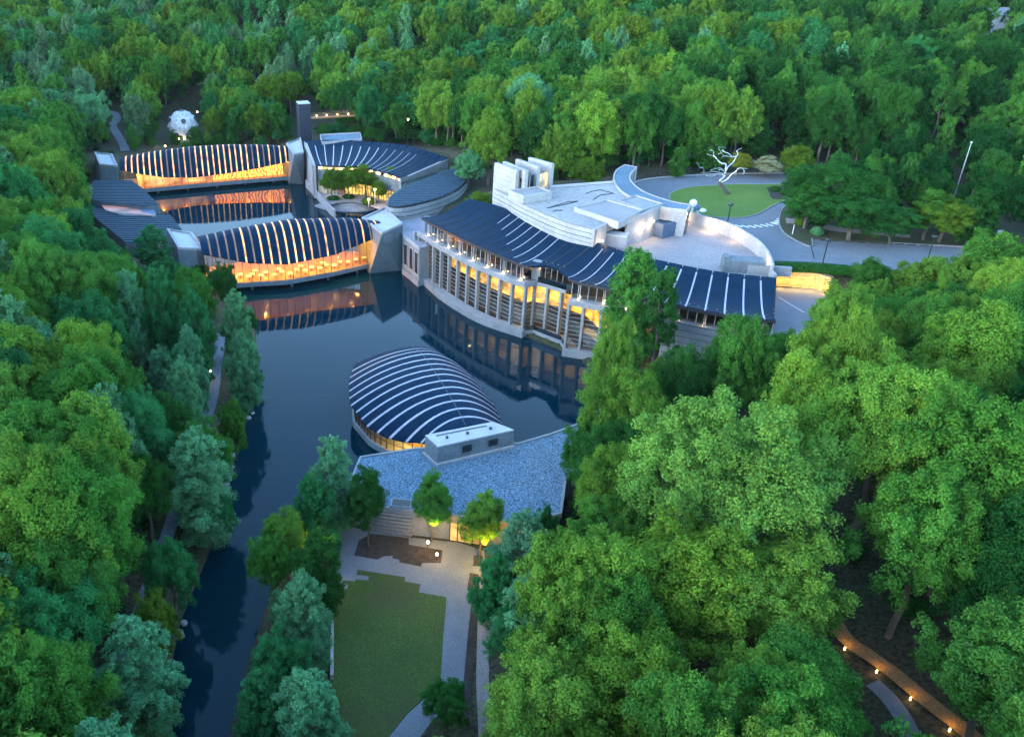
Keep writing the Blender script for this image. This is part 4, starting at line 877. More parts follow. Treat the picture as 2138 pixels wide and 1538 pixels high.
# terrace wall over the pond
tw = [at(640, 384, .9), at(664, 409, .9), at(692, 441, .9), at(700, 447, .9)]
t = build('terrace_wall', MB().ribbon([p + Vector((.2, 0, 0)) for p in tw], -1.5, 2.1, -.5), M_pale, origin=tw[1]); tag(t, 'pale low wall between the rear pond and the courtyard', 'wall')
# low roof behind
t = thing('low_roof_block', at(710, 285, 8), 'low flat gravel roofed block beside the dark tower', 'building')
lr = ats([(668, 281), (752, 276.5), (756, 290), (672, 297)], 11.5)
build('block_wall', MB().prism(lr, 0, 10.9), M_conc, t); build('block_roof', MB().prism([sum(lr, Vector()) / 4 + (p - sum(lr, Vector()) / 4) * .96 for p in lr], 10.904, 11.2), M_gravel, t)
build('roof_rim', MB().ribbon(lr, 10.903, 11.6, .3 if sum(lr[i].x * lr[(i + 1) % 4].y - lr[(i + 1) % 4].x * lr[i].y for i in range(4)) > 0 else -.3, closed=True), M_pale, t)
# courtyard
sheet('courtyard', pxs([(641, 386), (667, 410), (684, 429), (706, 423), (735, 421), (765, 426), (800, 441), (850, 440), (880, 380), (860, 360), (640, 350)], 1.52), 1.52, mottled('court_paving', (.26, .22, .21), (.36, .31, .30), .3, .9, (5, .2)), 'pinkish paved courtyard in front of the radial roof gallery', .08)
ac = at(735, 404, 1.55)
S_ = thing('amphitheater_steps', (ac.x, ac.y, 0), 'curved stone steps descending from the courtyard to the rear pond', 'steps')
for k in range(6):
    r = 5.6 + k * 1.15; arc = [Vector((ac.x + r * math.cos(a), ac.y - .5 + r * math.sin(a), 0)) for a in [R(-148 + 112 * j / 20) for j in range(21)]]
    build('step', MB().ribbon(arc, -.8, 1.5 - k * .24, 1.15), M_conc if k % 2 else M_rock, S_)
# oval building with dark shingled roof
O_ = thing('oval_roof_building', at(890, 400, 1.5), 'boat shaped dark shingle roof building between courtyard and curved gallery', 'building')
Z5 = lambda pts: za(pts, 7.127, 780, 320)
ov = smooth(ats(Z5([(190, 745), (205, 690), (260, 620), (400, 525), (600, 435), (900, 318), (1100, 240), (1240, 200), (1312, 172), (1370, 215), (1404, 300), (1402, 390), (1330, 470), (1240, 545), (1000, 650), (700, 735), (480, 780), (340, 790), (240, 780), (190, 745)]), 11.6), 90)[:-1]
oo = sum(ov[i].x * ov[(i + 1) % 89].y - ov[(i + 1) % 89].x * ov[i].y for i in range(89)); sg = 1 if oo > 0 else -1
build('wall_core', MB().ribbon(offset(ov, .3 * sg, True), 1, 11.2, .4 * sg, closed=True), M_pier, O_)
for k in range(9): build('wall_course', MB().ribbon(offset(ov, .05 * sg, True), 1.9 + k * 1.05, 1.9 + k * 1.05 + .82, .25 * sg, closed=True), M_conc, O_)
build('roof_deck', MB().prism([Vector((p.x, p.y, 0)) for p in ov], 11.28, 11.5), M_dark, O_)
ax0, ax1 = ov[0], ov[44]
vv = ov; ymin, ymax = min(p.y for p in vv), max(p.y for p in vv)
def cross(poly, y):
    xs = []
    for a, b in zip(poly, poly[1:] + poly[:1]):
        if (a.y > y) != (b.y > y): xs.append(a.x + (b.x - a.x) * (y - a.y) / (b.y - a.y))
    return (min(xs), max(xs)) if len(xs) > 1 else None
ny = 26
for k in range(ny):
    y0 = ymin + (ymax - ymin) * (k + .02) / ny; y1 = ymin + (ymax - ymin) * (k + 1.0) / ny - .34; c0, c1 = cross(vv, y0 + .05), cross(vv, y1 - .05)
    if c0 and c1:
        i0, i1 = .35, .35
        if c0[1] - c0[0] > 1.2 and c1[1] - c1[0] > 1.2:
            build('roof_board', MB().add([(c0[0] + i0, y0, 11.70), (c0[1] - i0, y0, 11.70), (c1[1] - i1, y1, 11.62), (c1[0] + i1, y1, 11.62), (c0[0] + i0, y0, 11.5), (c0[1] - i0, y0, 11.5), (c1[1] - i1, y1, 11.5), (c1[0] + i1, y1, 11.5)],
                  [(0, 1, 2, 3), (4, 5, 1, 0), (3, 2, 6, 7), (0, 3, 7, 4), (1, 5, 6, 2)]), M_roof2, O_)
lo = at(976, 402, 4); t = build('path_lamp', MB().box((lo.x + .5, lo.y, 4.6), .9, .6, 1.2), M_lamp, origin=(lo.x + .5, lo.y, 4.6)); tag(t, 'warm glowing lamp at the right end of the oval roof building', 'lamp'); lamp('POINT', (lo.x + 1, lo.y - 1, 6.2), 90, (1, .6, .25), .2, parent=t)
# tower and footbridge
Zt = 18.6
tp = ats([(618, 211.5), (642, 210), (648, 215.5), (624, 217)], Zt)
t = thing('tower', (tp[3].x, tp[3].y, 2), 'tall narrow dark blue tower rising behind the right end of the rear bridge', 'tower')
build('shaft', MB().prism(tp, 1, Zt - .2), mottled('tower_cladding', (.014, .018, .036), (.022, .028, .05), .6, .6, (3, .25)), t); build('cap', MB().prism(tp, Zt - .197, Zt), M_white, t)
for k in range(8): 
    p = tp[3].lerp(tp[2], .02); q = tp[3].lerp(tp[2], .98); z = 4 + k * 1.8; build('cladding_joint', MB().ribbon([p + Vector((0, -.03, 0)), q + Vector((0, -.03, 0))], z, z + .06, .02), M_dark, t)
F_ = thing('footbridge', at(700, 245, 11), 'lit footbridge leading from the dark tower into the trees', 'footbridge')
fz = 12.2; fa = [at(648, 247, fz), at(705, 243.5, fz), at(780, 240, fz)]
build('deck', MB().ribbon(fa, fz - .35, fz, 2.0), M_board, F_)
for s in (0.0, 1.95):
    for z in (.5, 1.05): build('rail', MB().ribbon(offset(fa, s), fz + z, fz + z + .06, .05), M_wood, F_)
for k in range(12): p = along(fa, k / 11); build('rail_post', MB().box((p.x, p.y, fz), .1, .1, 1.1), M_dframe, F_)
for k, u in enumerate((.1, .26, .43, .60, .78, .95)):
    p = along(fa, u); build('bridge_lamp', MB().box((p.x, p.y - .12, fz + .55), .22, .15, .26), M_lamp, F_); lamp('POINT', (p.x, p.y + .6, fz + 1.0), 45, (1, .55, .2), .15, parent=F_)
# west gallery: stepped dark roofs
Wg = thing('stepped_roof_gallery', (-60, 205, 1.5), 'curved gallery with dark stepped shingle roofs on the left bank between both bridges', 'building')
Z2 = lambda pts: za(pts, 5.697, 150, 290)
ZW = 6.2
up = ats(Z2([(275, 492), (705, 495), (840, 590), (1040, 790), (860, 800), (600, 778), (350, 756), (150, 700), (175, 600)]), ZW)
low = ats(Z2([(135, 760), (300, 740), (390, 845), (600, 890), (1000, 907), (1170, 905), (1310, 1085), (1135, 1085), (1180, 1160), (900, 1260), (640, 1235), (300, 960)]), ZW - 1.2)
litp = ats(Z2([(330, 755), (600, 778), (970, 800), (1005, 912), (600, 897), (400, 850)]), ZW - .7)
def courses(poly, z, n, parent, mat):
    y0, y1 = min(p.y for p in poly), max(p.y for p in poly)
    for k in range(n):
        a = y0 + (y1 - y0) * k / n; b = y0 + (y1 - y0) * (k + 1) / n - .34; c0, c1 = cross(poly, a + .06), cross(poly, b - .04)
        if c0 and c1: build('roof_board', MB().add([(c0[0], a, z + .20), (c0[1], a, z + .20), (c1[1], b, z + .12), (c1[0], b, z + .12), (c0[0], a, z), (c0[1], a, z), (c1[1], b, z), (c1[0], b, z)], [(0, 1, 2, 3), (4, 5, 1, 0), (3, 2, 6, 7), (0, 3, 7, 4), (1, 5, 6, 2)]), mat, parent)
for poly, z, n, nm in ((up, ZW, 17, 'upper'), (low, ZW - 1.2, 22, 'lower')):
    build('gallery_block', MB().prism(poly, -1, z - .02), M_pier, Wg); build('roof_bed', MB().prism([sum(poly, Vector()) / len(poly) + (p - sum(poly, Vector()) / len(poly)) * .985 for p in poly], z - .018, z + .0), M_dark, Wg); courses(poly, z, n, Wg, M_roof2)
build('glazed_link', MB().prism(litp, -1, ZW - .8), M_conc, Wg)
ml = glow('link_glow', (.62, .34, .32), .25, .35)  # pink light reflected by the link roof, put in as weak emission
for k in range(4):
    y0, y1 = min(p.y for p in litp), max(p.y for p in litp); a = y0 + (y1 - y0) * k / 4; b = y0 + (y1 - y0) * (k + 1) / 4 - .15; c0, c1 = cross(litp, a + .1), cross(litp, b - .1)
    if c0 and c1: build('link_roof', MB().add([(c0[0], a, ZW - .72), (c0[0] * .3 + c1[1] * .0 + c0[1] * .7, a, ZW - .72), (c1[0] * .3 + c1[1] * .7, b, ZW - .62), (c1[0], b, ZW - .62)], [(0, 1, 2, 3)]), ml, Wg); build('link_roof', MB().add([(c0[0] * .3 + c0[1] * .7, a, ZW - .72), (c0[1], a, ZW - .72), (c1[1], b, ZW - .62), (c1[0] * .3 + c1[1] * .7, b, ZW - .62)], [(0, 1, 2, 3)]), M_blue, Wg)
lowedge = ats(Z2([(135, 760), (175, 600), (215, 560), (275, 492)]), 5); 

# retaining wall, hedge
rw = [at(1612, 597, 10.15), at(1655, 600, 10.15), at(1700, 603, 10.15), at(1728, 612, 10.15)]
t = thing('retaining_wall', rw[1], 'amber lit stone retaining wall below the parking hedge', 'wall')
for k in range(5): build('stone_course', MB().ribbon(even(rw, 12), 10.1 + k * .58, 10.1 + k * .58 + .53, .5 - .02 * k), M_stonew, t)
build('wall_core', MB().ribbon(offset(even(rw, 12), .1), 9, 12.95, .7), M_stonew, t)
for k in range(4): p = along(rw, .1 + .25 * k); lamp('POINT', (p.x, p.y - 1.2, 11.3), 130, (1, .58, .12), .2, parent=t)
for px, py, pw in ((1735, 583, 45), (1850, 590, 30), (1940, 610, 60), (1965, 618, 50)):
    g = drop(px, py, 1.5); t = build('garden_light', MB().tube([(g.x, g.y, g.z), (g.x, g.y, g.z + .35)], [.14, .1], 8), M_lamp2, origin=g); tag(t, {1735: 'amber garden light next to the end of the lit wall', 1850: 'amber garden light below the middle of the hedge', 1940: 'amber garden light under the light green parking lot trees', 1965: 'rightmost amber garden light below the parking lot'}[px], 'garden light', 'garden lights below the parking lot'); lamp('POINT', (g.x, g.y - .5, g.z + .8), pw, (1, .62, .12), .15, parent=t)

# dome of white panels with round openings
dc = at(382, 262, 9.0); DR = 4.7
t = thing('dome_sculpture', (dc.x, dc.y, 4), 'white round panelled dome with dark circular openings among the trees', 'sculpture')
def ico(sub):
    import bmesh
    bm = bmesh.new(); bmesh.ops.create_icosphere(bm, subdivisions=sub, radius=1.0); vs = [v.co.copy() for v in bm.verts]; fs = [[v.index for v in f.verts] for f in bm.faces]; bm.free(); return vs, fs
iv, if_ = ico(2)
for f in if_:
    P = [Vector(iv[i]) for i in f]; c = sum(P, Vector()) / 3
    if c.z < -.75: continue
    C0 = dc + Vector((0, 0, 0)); q = [C0 + (c + (p - c) * .94).normalized() * DR for p in P]
    build('dome_panel', MB().add(q + [C0 + (p - C0) * .97 for p in q], [(0, 1, 2), (5, 4, 3), (0, 3, 4, 1), (1, 4, 5, 2), (2, 5, 3, 0)]), M_wtile, t)
build('dome_core', MB().ball(dc, DR * .965, 20, 12), M_frame, t)
av, _ = ico(2)
for k, v in enumerate(av):
    if v.z > -.7 and v.y < .6: 
        p = dc + Vector(v).normalized() * DR * 1.0; build('dome_opening', MB().tube([p - v * .1, p + v * .12], .8 if k < 12 else .5, 12), M_dframe if k < 12 else M_frame, t)
build('dome_base', MB().tube([(dc.x, dc.y, ground(dc.x, dc.y) - .5), (dc.x, dc.y, dc.z - DR * .7)], 3.0, 16), M_conc, t)
for s in (-6.5, 0, 6.5): lamp('POINT', (dc.x + s, dc.y - 9, 5.5), 60, (1, .85, .62), .3, parent=t)
# small glowing lamps dotted in the woods
spots = [(412, 234, 5.2, 'small warm lamp beside the white dome'), (287, 245, 4, 'small lamp near the winding path behind the left bridge'), (345, 306, 3.2, 'warm lamp post behind the left part of the rear bridge'), (374, 290, 2.6, 'amber lamp below the white dome'), (385, 290, 2.6, 'amber lamp below the white dome, right one of the close pair'),
         (438, 774, 2.0, 'tiny warm lamp beside the grey bank path'), (852, 252, 9, 'tiny lamp among trees right of the footbridge')]
for px, py, h, lb in spots:
    g = drop(px, py, h); t = thing('lamp_post', g, lb, 'lamp'); build('pole', MB().tube([(g.x, g.y, g.z), (g.x, g.y, g.z + h - .2)], .06, 5), M_dark, t); build('lamp_head', MB().ball((g.x, g.y, g.z + h), .22, 8, 6), M_lamp, t); lamp('POINT', (g.x, g.y - .6, g.z + h), 30, (1, .66, .3), .2, parent=t)
for px, py, h, lb in ((765, 375, 4.6, 'tall pale courtyard lamp pole among the young trees'), (783, 404, 4.2, 'pale courtyard lamp pole with glowing head near the oval building'), (770, 421, 2.0, 'short glowing courtyard lamp beside the steps')):
    b_ = at(px, py + 26 if h > 3 else py + 12, 1.55); t = thing('lamp_post', b_, lb, 'lamp'); build('pole', MB().tube([b_, b_ + Vector((0, 0, h))], .09, 6), M_frame, t); build('lamp_head', MB().box((b_.x, b_.y, b_.z + h), .5, .4, .25), M_lamp, t); lamp('POINT', (b_.x, b_.y - .6, b_.z + h - .2), 130, (1, .6, .28), .2, parent=t)
for px, py, pw in ((690, 412, 120), (730, 416, 150), (755, 400, 120), (790, 418, 90), (710, 400, 60)):
    p = at(px, py, 1.6); lamp('SPOT', (p.x, p.y, 6.5), pw * 5, (1, .62, .38), .3, (p.x, p.y, 0), K_, 75)
# stainless tree sculpture
sb = at(1522, 405, 13.15); t = thing('tree_sculpture', sb, 'shiny leafless metal tree sculpture leaning over the oval lawn', 'sculpture')
ZS = lambda pts: za(pts, 6.99, 1420, 280)
def sp(px, py, dy=0): # sculpture plane stands above its base
    x = (px - PCX) / PF; y = (PCY - py) / PF; d = Vector((x, CT + y * ST, -ST + y * CT)); k = (sb.y + dy) / d.y; return Vector((0, 0, CH)) + d * k
br = [([(715, 885), (640, 800), (585, 720), (575, 690)], .42, .34, 0, M_bark), ([(575, 690), (600, 660), (645, 620), (660, 550)], .34, .26, 0, M_steel), ([(660, 550), (700, 480), (770, 420), (810, 350), (840, 300), (830, 240), (900, 210)], .26, .08, 1, M_steel),
      ([(590, 705), (640, 690), (700, 650), (750, 590), (820, 540), (850, 505), (905, 500), (935, 555), (905, 590)], .28, .09, -1.5, M_steel), ([(820, 540), (795, 610)], .12, .05, -1.5, M_steel), ([(905, 500), (980, 510)], .1, .04, -1.5, M_steel),
      ([(655, 530), (672, 440), (600, 420), (540, 370), (490, 330), (395, 290)], .18, .06, 2, M_steel), ([(540, 370), (490, 310), (487, 250), (430, 230)], .12, .05, 2, M_steel), ([(672, 440), (620, 440), (560, 400), (520, 330)], .14, .05, 2.6, M_steel), ([(770, 340), (700, 280), (640, 260), (615, 230), (605, 270), (545, 305)], .13, .05, 2, M_steel), ([(830, 325), (750, 335), (640, 320), (585, 365)], .12, .05, 1.5, M_steel),
      ([(655, 555), (590, 500), (520, 505), (440, 530)], .16, .06, -1, M_steel), ([(630, 600), (540, 590), (450, 620), (370, 600), (350, 550), (330, 490), (285, 490), (270, 450), (235, 410)], .16, .05, -2, M_steel), ([(640, 580), (560, 560), (480, 545), (420, 560), (300, 565)], .15, .05, -1, M_steel), ([(520, 505), (510, 455)], .08, .04, -1, M_steel), ([(560, 560), (585, 515), (640, 545)], .1, .05, -.5, M_steel), ([(640, 330), (560, 195), (680, 205)], .05, .03, 1.5, M_steel)]
for pts, r0, r1, dy, m in br:
    P = [sp(x, y, dy * (i / max(len(pts) - 1, 1)) if r0 < .4 else 0) for i, (x, y) in enumerate(ZS(pts))]; P = smooth(P, max(6, len(P) * 4)); n = len(P)
    build('trunk' if r0 > .4 else 'branch', MB().tube(P, [(r0 + (r1 - r0) * k / (n - 1)) * (.72 if r0 < .4 else 1) for k in range(n)], 8), m, t, True)
# white figure-like sculpture by the canopy
g = at(1452, 452, 13.05); t = thing('white_sculpture', g, 'white abstract sculpture of rounded shapes beside the canopy end', 'sculpture')
build('ovoid', MB().ball((g.x - .8, g.y + .2, 15.7), .8, 12, 8, 1.1), M_paint, t); build('leg', MB().tube([(g.x - 1.2, g.y, 13.1), (g.x - .6, g.y, 15.4)], .18, 6), M_paint, t); build('leg', MB().tube([(g.x + .8, g.y, 13.1), (g.x - .5, g.y, 15.4)], .16, 6), M_paint, t)
build('dark_body', MB().ball((g.x - .1, g.y - .1, 15.0), .75, 10, 6, .8), M_blue, t); build('disc', MB().ball((g.x + 1.1, g.y - .2, 14.4), .85, 12, 6, .45), M_paint, t); build('base_plate', MB().tube([(g.x - .6, g.y - .8, 13.04), (g.x - .6, g.y - .8, 13.12)], 1.2, 14), M_paint, t)
# poles
for (bx, by, tx, ty), lb in (((1716, 556, 1727, 506), 'dark parking lot light pole nearest the curved wall'), ((1935, 548, 1940, 521), 'dark parking lot light pole half hidden by the tree'), ((1518, 470, 1523, 441), 'dark light pole at the lower edge of the oval lawn')):
    b_ = at(bx, by, 13.05); h = 4.6 if by > 500 else 4.0; t = thing('light_pole', b_, lb, 'light pole')
    build('pole', MB().tube([b_, b_ + Vector((0, 0, h))], .1, 6), M_dark, t); build('lamp_head', MB().tube([b_ + Vector((0, 0, h)), b_ + Vector((0, 0, h + .25))], .5, 10), M_dark, t); build('arm', MB().box((b_.x + .25, b_.y, b_.z + h + .25), .6, .12, .1), M_dark, t)
b_ = at(1700, 540, 13.05); t = build('striped_post', MB().tube([b_, b_ + Vector((-.9, .6, 2.4))], .08, 6), M_dark, origin=b_); tag(t, 'slanting thin dark post on the parking lot edge', 'post')
b_ = at(1654, 489, 13.2); t = build('marker_post', MB().box(b_, .12, .12, 1.9, 0, .8), M_paint, origin=b_); tag(t, 'white marker post on the grassy bank by the crossing', 'post')
b_ = at(1990, 416, 14.5); t = thing('flag_pole', b_, 'tall thin pale flagpole in the dark woods at the right', 'pole')
build('pole', MB().tube([b_ - Vector((0, 0, 2)), b_ + Vector((.8, 1.0, 11.5))], [.16, .08], 6), M_frame, t); build('finial', MB().ball(b_ + Vector((.8, 1.0, 11.6)), .18, 8, 6), M_paint, t)
b_ = at(2083, 500, 13.3); t = build('sign_panel', MB().box(b_, 1.0, .12, 1.8), M_paint, origin=b_); tag(t, 'small white upright sign at the wood edge beside the parking lot', 'sign')
# fence along the back of the driveway
fb_ = smooth(pxs([(1322, 383), (1345, 371), (1400, 364), (1500, 358), (1600, 356), (1660, 356)], 13.0), 34)
t = thing('roadside_fence', fb_[10], 'low dark post and rail fence behind the driveway loop', 'fence')
for k in range(34): build('post', MB().box((fb_[k].x, fb_[k].y, 12.9), .14, .14, 1.15), M_dframe, t)
for z in (13.4, 13.85): build('rail', MB().ribbon(fb_, z, z + .1, .06), M_frame if 0 else M_dframe, t)
# lamp at the bottom of the picture and plaza lights
b_ = drop(897, 1595, 0); b_.z = 1.05; bt = Vector((0, 0, 0)); t = thing('path_light', b_, 'black curved neck lamp post beside the walk at the bottom edge', 'lamp')
ph = 3.3; build('pole', MB().tube([b_, b_ + Vector((0, 0, ph))], .05, 6), M_dark, t); build('arm', MB().tube([b_ + Vector((.0, 0, ph - .03)), b_ + Vector((-.42, 0, ph - .03))], .04, 6), M_dark, t); build('lamp_head', MB().ball(b_ + Vector((-.5, 0, ph - .03)), .22, 10, 8, .8), M_dark, t)
for px, py, lb in ((893, 1143, 'glowing bollard light in the mulch bed near the wing door'), (912, 1168, 'glowing bollard light at the right corner of the mulch bed')):
    b_ = at(px, py, 1.06); t = thing('bollard_light', b_, lb, 'bollard light', 'bollard lights in the plaza bed'); build('post', MB().tube([b_, b_ + Vector((0, 0, .7))], .07, 8), M_dark, t); build('lamp_head', MB().tube([b_ + Vector((0, 0, .7)), b_ + Vector((0, 0, .92))], .13, 8), M_lamp, t); lamp('POINT', b_ + Vector((0, -.3, 1.0)), 22, (1, .5, .2), .1, parent=t)
# boardwalk at the lower right with recessed lights
bw = [drop(x, y) for x, y in [(1735, 1300), (1765, 1340), (1812, 1380), (1860, 1415), (1915, 1455), (1965, 1495), (2020, 1540), (2090, 1610)]]
bwc = smooth(bw, 60); t = thing('boardwalk', bwc[30], 'amber lit wooden boardwalk curving through the dark woods at the lower right', 'boardwalk')
LL, RR_ = offset(bwc, .85), offset(bwc, -.85)
bz_ = [max(ground(p.x, p.y), ground(a.x, a.y), ground(b.x, b.y)) + .28 for p, a, b in zip(bwc, LL, RR_)]
L2_, R2_ = [Vector((*p.xy, z)) for p, z in zip(LL, bz_)], [Vector((*p.xy, z)) for p, z in zip(RR_, bz_)]
NBW = 9
for j in range(NBW):
    u0, u1 = j / NBW + .006, (j + 1) / NBW - .006
    for s in range(0, 57, 6):
        i0, i1 = s, min(s + 6, 59)
        rows = [[L2_[i].lerp(R2_[i], u0) for i in range(i0, i1 + 1)], [L2_[i].lerp(R2_[i], u1) for i in range(i0, i1 + 1)]]
        dz = Vector((0, 0, random.uniform(-.012, .012))); build('plank', MB().loft([[p + dz for p in r] for r in rows], .06), M_board, t)
for k, u in enumerate((.18, .36, .55, .75)):
    p = Vector(along(R2_, u)) + Vector((0, -.5, 0)); q = drop(*pix(p.x, p.y, p.z)); l_ = build('step_light', MB().tube([(p.x, p.y, p.z - .3), (p.x, p.y, p.z + .02)], .07, 8), M_lamp2, origin=p); tag(l_, ['uppermost', 'second', 'third', 'lowest'][k] + ' small amber ground light beside the wooden boardwalk', 'ground light', 'ground lights along the boardwalk')
    lamp('POINT', (p.x + .35, p.y + .45, p.z + .6), 14, (1, .50, .08), .1, parent=l_)
# far house
hg = drop(2090, 46, 4.0); t = thing('far_house', hg, 'small white roofed house far away in the forest at the top right', 'house')
zb = hg.z; build('wall', MB().box((hg.x, hg.y, zb), 13, 7, 6.3), M_paint, t); build('roof', MB().prism([Vector((hg.x - 7, hg.y - 4, 0)), Vector((hg.x + 7, hg.y - 4, 0)), Vector((hg.x + 7, hg.y + 4, 0)), Vector((hg.x - 7, hg.y + 4, 0))], zb + 6.3, [zb + 6.5, zb + 6.5, zb + 8.4, zb + 8.4]), M_conc, t)
# stones along the left bank
k = 0
for px, py in [(486, 950), (490, 935), (482, 975), (478, 995), (474, 1010), (468, 1030), (497, 905), (527, 862), (531, 835), (538, 780), (470, 1045), (465, 1062), (505, 893), (519, 872), (384, 1300), (372, 1325)]:
    p = at(px, py, .15); rr = random.uniform(.35, .75); mb = MB().ball((p.x, p.y, .15), rr, 7, 5, .6); mb.v = [(x + random.uniform(-.12, .12) * rr, y + random.uniform(-.12, .12) * rr, z + random.uniform(-.08, .08)) for x, y, z in mb.v]
    o = build('bank_rock', mb, M_rock, origin=p); k += 1; tag(o, ['pale boulder', 'grey stone'][k % 2] + ' at the left bank water line, ' + ('opposite the pavilion' if py < 880 else 'by the lower lawn' if py > 1200 else 'beside the large silver tree'), 'rock', 'boulders along the left bank')

# ================================================================== TREES
def fast_mesh(name, V, T, mats, tint=None, mat_idx=None, smooth_=False):
    me = bpy.data.meshes.new(name); nv, nf = len(V), len(T)
    me.vertices.add(nv); me.vertices.foreach_set('co', V.astype(np.float32).ravel())
    me.loops.add(nf * 3); me.loops.foreach_set('vertex_index', T.astype(np.int32).ravel())
    me.polygons.add(nf); me.polygons.foreach_set('loop_start', np.arange(0, nf * 3, 3, dtype=np.int32)); me.polygons.foreach_set('loop_total', np.full(nf, 3, np.int32))
    if mat_idx is not None: me.polygons.foreach_set('material_index', mat_idx.astype(np.int32))
    if tint is not None:
        a = me.attributes.new('tint', 'FLOAT_COLOR', 'POINT'); a.data.foreach_set('color', np.concatenate([tint, np.ones((nv, 1))], 1).astype(np.float32).ravel())
    for m in mats: me.materials.append(m)
    me.update(); me.validate(); return me
def unit(a): return a / np.maximum(np.linalg.norm(a, axis=1, keepdims=True), 1e-9)
def clumps(kind, g):
    out = []
    if kind == 'broad':
        K = 54; rx = .31 * g.uniform(.82, 1.12); rz = .36 * g.uniform(.85, 1.08); ph, ph2 = g.uniform(0, 6.28, 2); lob = g.uniform(.12, .30)
        for i in range(K):
            z = 1 - 1.62 * (i + .5) / K; a = i * 2.39996 + g.uniform(-.4, .4); q = math.sqrt(max(0, 1 - z * z)); s = g.uniform(.55, .98)
            out.append((q * math.cos(a) * rx * s * (1 + lob * math.sin(2 * a + ph)), q * math.sin(a) * rx * s * (1 + lob * math.sin(3 * a + ph2)), .575 + z * rz * s + g.uniform(-.03, .03), g.uniform(.055, .105)))
        for i in range(9): out.append((g.uniform(-.12, .12), g.uniform(-.12, .12), g.uniform(.35, .78), g.uniform(.1, .15)))
    elif kind == 'spread':
        for i in range(74):
            z = 1 - 1.45 * (i + .5) / 74; a = i * 2.39996 + g.uniform(-.5, .5); q = math.sqrt(max(0, 1 - z * z)); s = g.uniform(.55, 1.0)
            out.append((q * math.cos(a) * .40 * s, q * math.sin(a) * .40 * s, .60 + z * .33 * s, g.uniform(.05, .10)))
        for i in range(8): out.append((g.uniform(-.18, .18), g.uniform(-.18, .18), g.uniform(.4, .75), g.uniform(.1, .15)))
    elif kind == 'spire':            # ovoid pointed crown with rising tufts
        for i in range(90):
            t = (i + .5) / 90; a = i * 2.39996 + g.uniform(-.5, .5); w = .20 * (math.sin(math.pi * min(1, (1 - t) * .80 + .06)) ** .8) * g.uniform(.55, 1.05)
            out.append((math.cos(a) * w, math.sin(a) * w, .10 + .83 * t + g.uniform(-.03, .03), g.uniform(.05, .085) * (1.15 - .62 * t)))
        for i in range(14): out.append((0, 0, .15 + .058 * i, .085 - .004 * i))
        out.append((0, 0, .97, .022))
    elif kind == 'pine':
        for i in range(34):
            t = (i + .5) / 34; a = i * 2.39996 + g.uniform(-.6, .6); w = .16 * (1.15 - t) * g.uniform(.6, 1.1) + .02
            out.append((math.cos(a) * w, math.sin(a) * w, .36 + .6 * t, g.uniform(.045, .075)))
    elif kind == 'young':
        for i in range(50):
            z = 1 - 1.9 * (i + .5) / 50; a = i * 2.39996; q = math.sqrt(max(0, 1 - z * z)); s = g.uniform(.4, 1.0)
            out.append((q * math.cos(a) * .22 * s, q * math.sin(a) * .22 * s, .62 + z * .34 * s, g.uniform(.055, .10)))
    return out
def crown(kind, seed, n, leaf, sub=9, open_=0.0):
    g = np.random.default_rng(seed); C = np.array(clumps(kind, g)); k = len(C)
    subs = []; 
    for c in range(k):
        d = unit(g.normal(size=(sub, 3)) + np.array([0, 0, .35])); r = C[c, 3]
        P = C[c, :3] + d * r * g.uniform(.45, 1.05, (sub, 1)); subs.append(np.concatenate([P, np.full((sub, 1), r) * g.uniform(.26, .56, (sub, 1)), np.full((sub, 1), c)], 1))
    S = np.concatenate(subs); w = S[:, 3] ** 2; idx = g.choice(len(S), n, p=w / w.sum())
    d = unit(g.normal(size=(n, 3)) + np.array([0, 0, .30])); p = S[idx, :3] + d * S[idx, 3:4] * g.uniform(.4, 1.18, (n, 1))
    cen = C[S[idx, 4].astype(int), :3]; o = unit(p - cen)
    nr = unit(d * .45 + o * .45 + g.normal(size=(n, 3)) * .45 + np.array([0, 0, .25]))
    t = unit(np.cross(nr, g.normal(size=(n, 3)))); b = np.cross(nr, t); s = leaf * g.uniform(.6, 1.25, (n, 1))
    V = np.stack([p + t * s, p - t * s * .55 + b * s * .62, p - t * s * .55 - b * s * .62], 1).reshape(-1, 3)
    cf = g.uniform(.84, 1.18, len(C))[S[idx, 4].astype(int)] * g.uniform(.8, 1.22, n); hue = g.uniform(-.12, .12, n)
    tint = np.stack([cf * (1 + hue * 1.6), cf, cf * (1 - hue)], 1).repeat(3, 0)
    return V, np.arange(n * 3).reshape(-1, 3), tint
def trunk_mb(kind, seed):
    g = random.Random(seed); mb = MB(); top = {'broad': .72, 'spread': .7, 'spire': .85, 'pine': .95, 'young': .8}[kind]; r = {'broad': .02, 'spread': .024, 'spire': .010, 'pine': .014, 'young': .012}[kind]
    P = [Vector((g.uniform(-.012, .012) * k, g.uniform(-.012, .012) * k, -.03 + (top + .03) * k / 6)) for k in range(7)]; mb.tube(P, [r * (1.25 - .17 * k) for k in range(7)], 6)
    for k in range(9 if kind in ('broad', 'spread') else 6):
        h = g.uniform(.3, .62) * (1 if kind != 'pine' else 1.3); a = k * 2.4 + g.uniform(-.4, .4); L = {'broad': .17, 'spread': .22, 'spire': .09, 'pine': .10, 'young': .14}[kind] * g.uniform(.7, 1.1)
        p = along(P, h / top); q = p + Vector((math.cos(a) * L * .5, math.sin(a) * L * .5, L * .35)); e = p + Vector((math.cos(a) * L, math.sin(a) * L, L * .9)); mb.tube([p, q, e], [r * .5, r * .33, r * .12], 5)
    return mb
TPL = {}
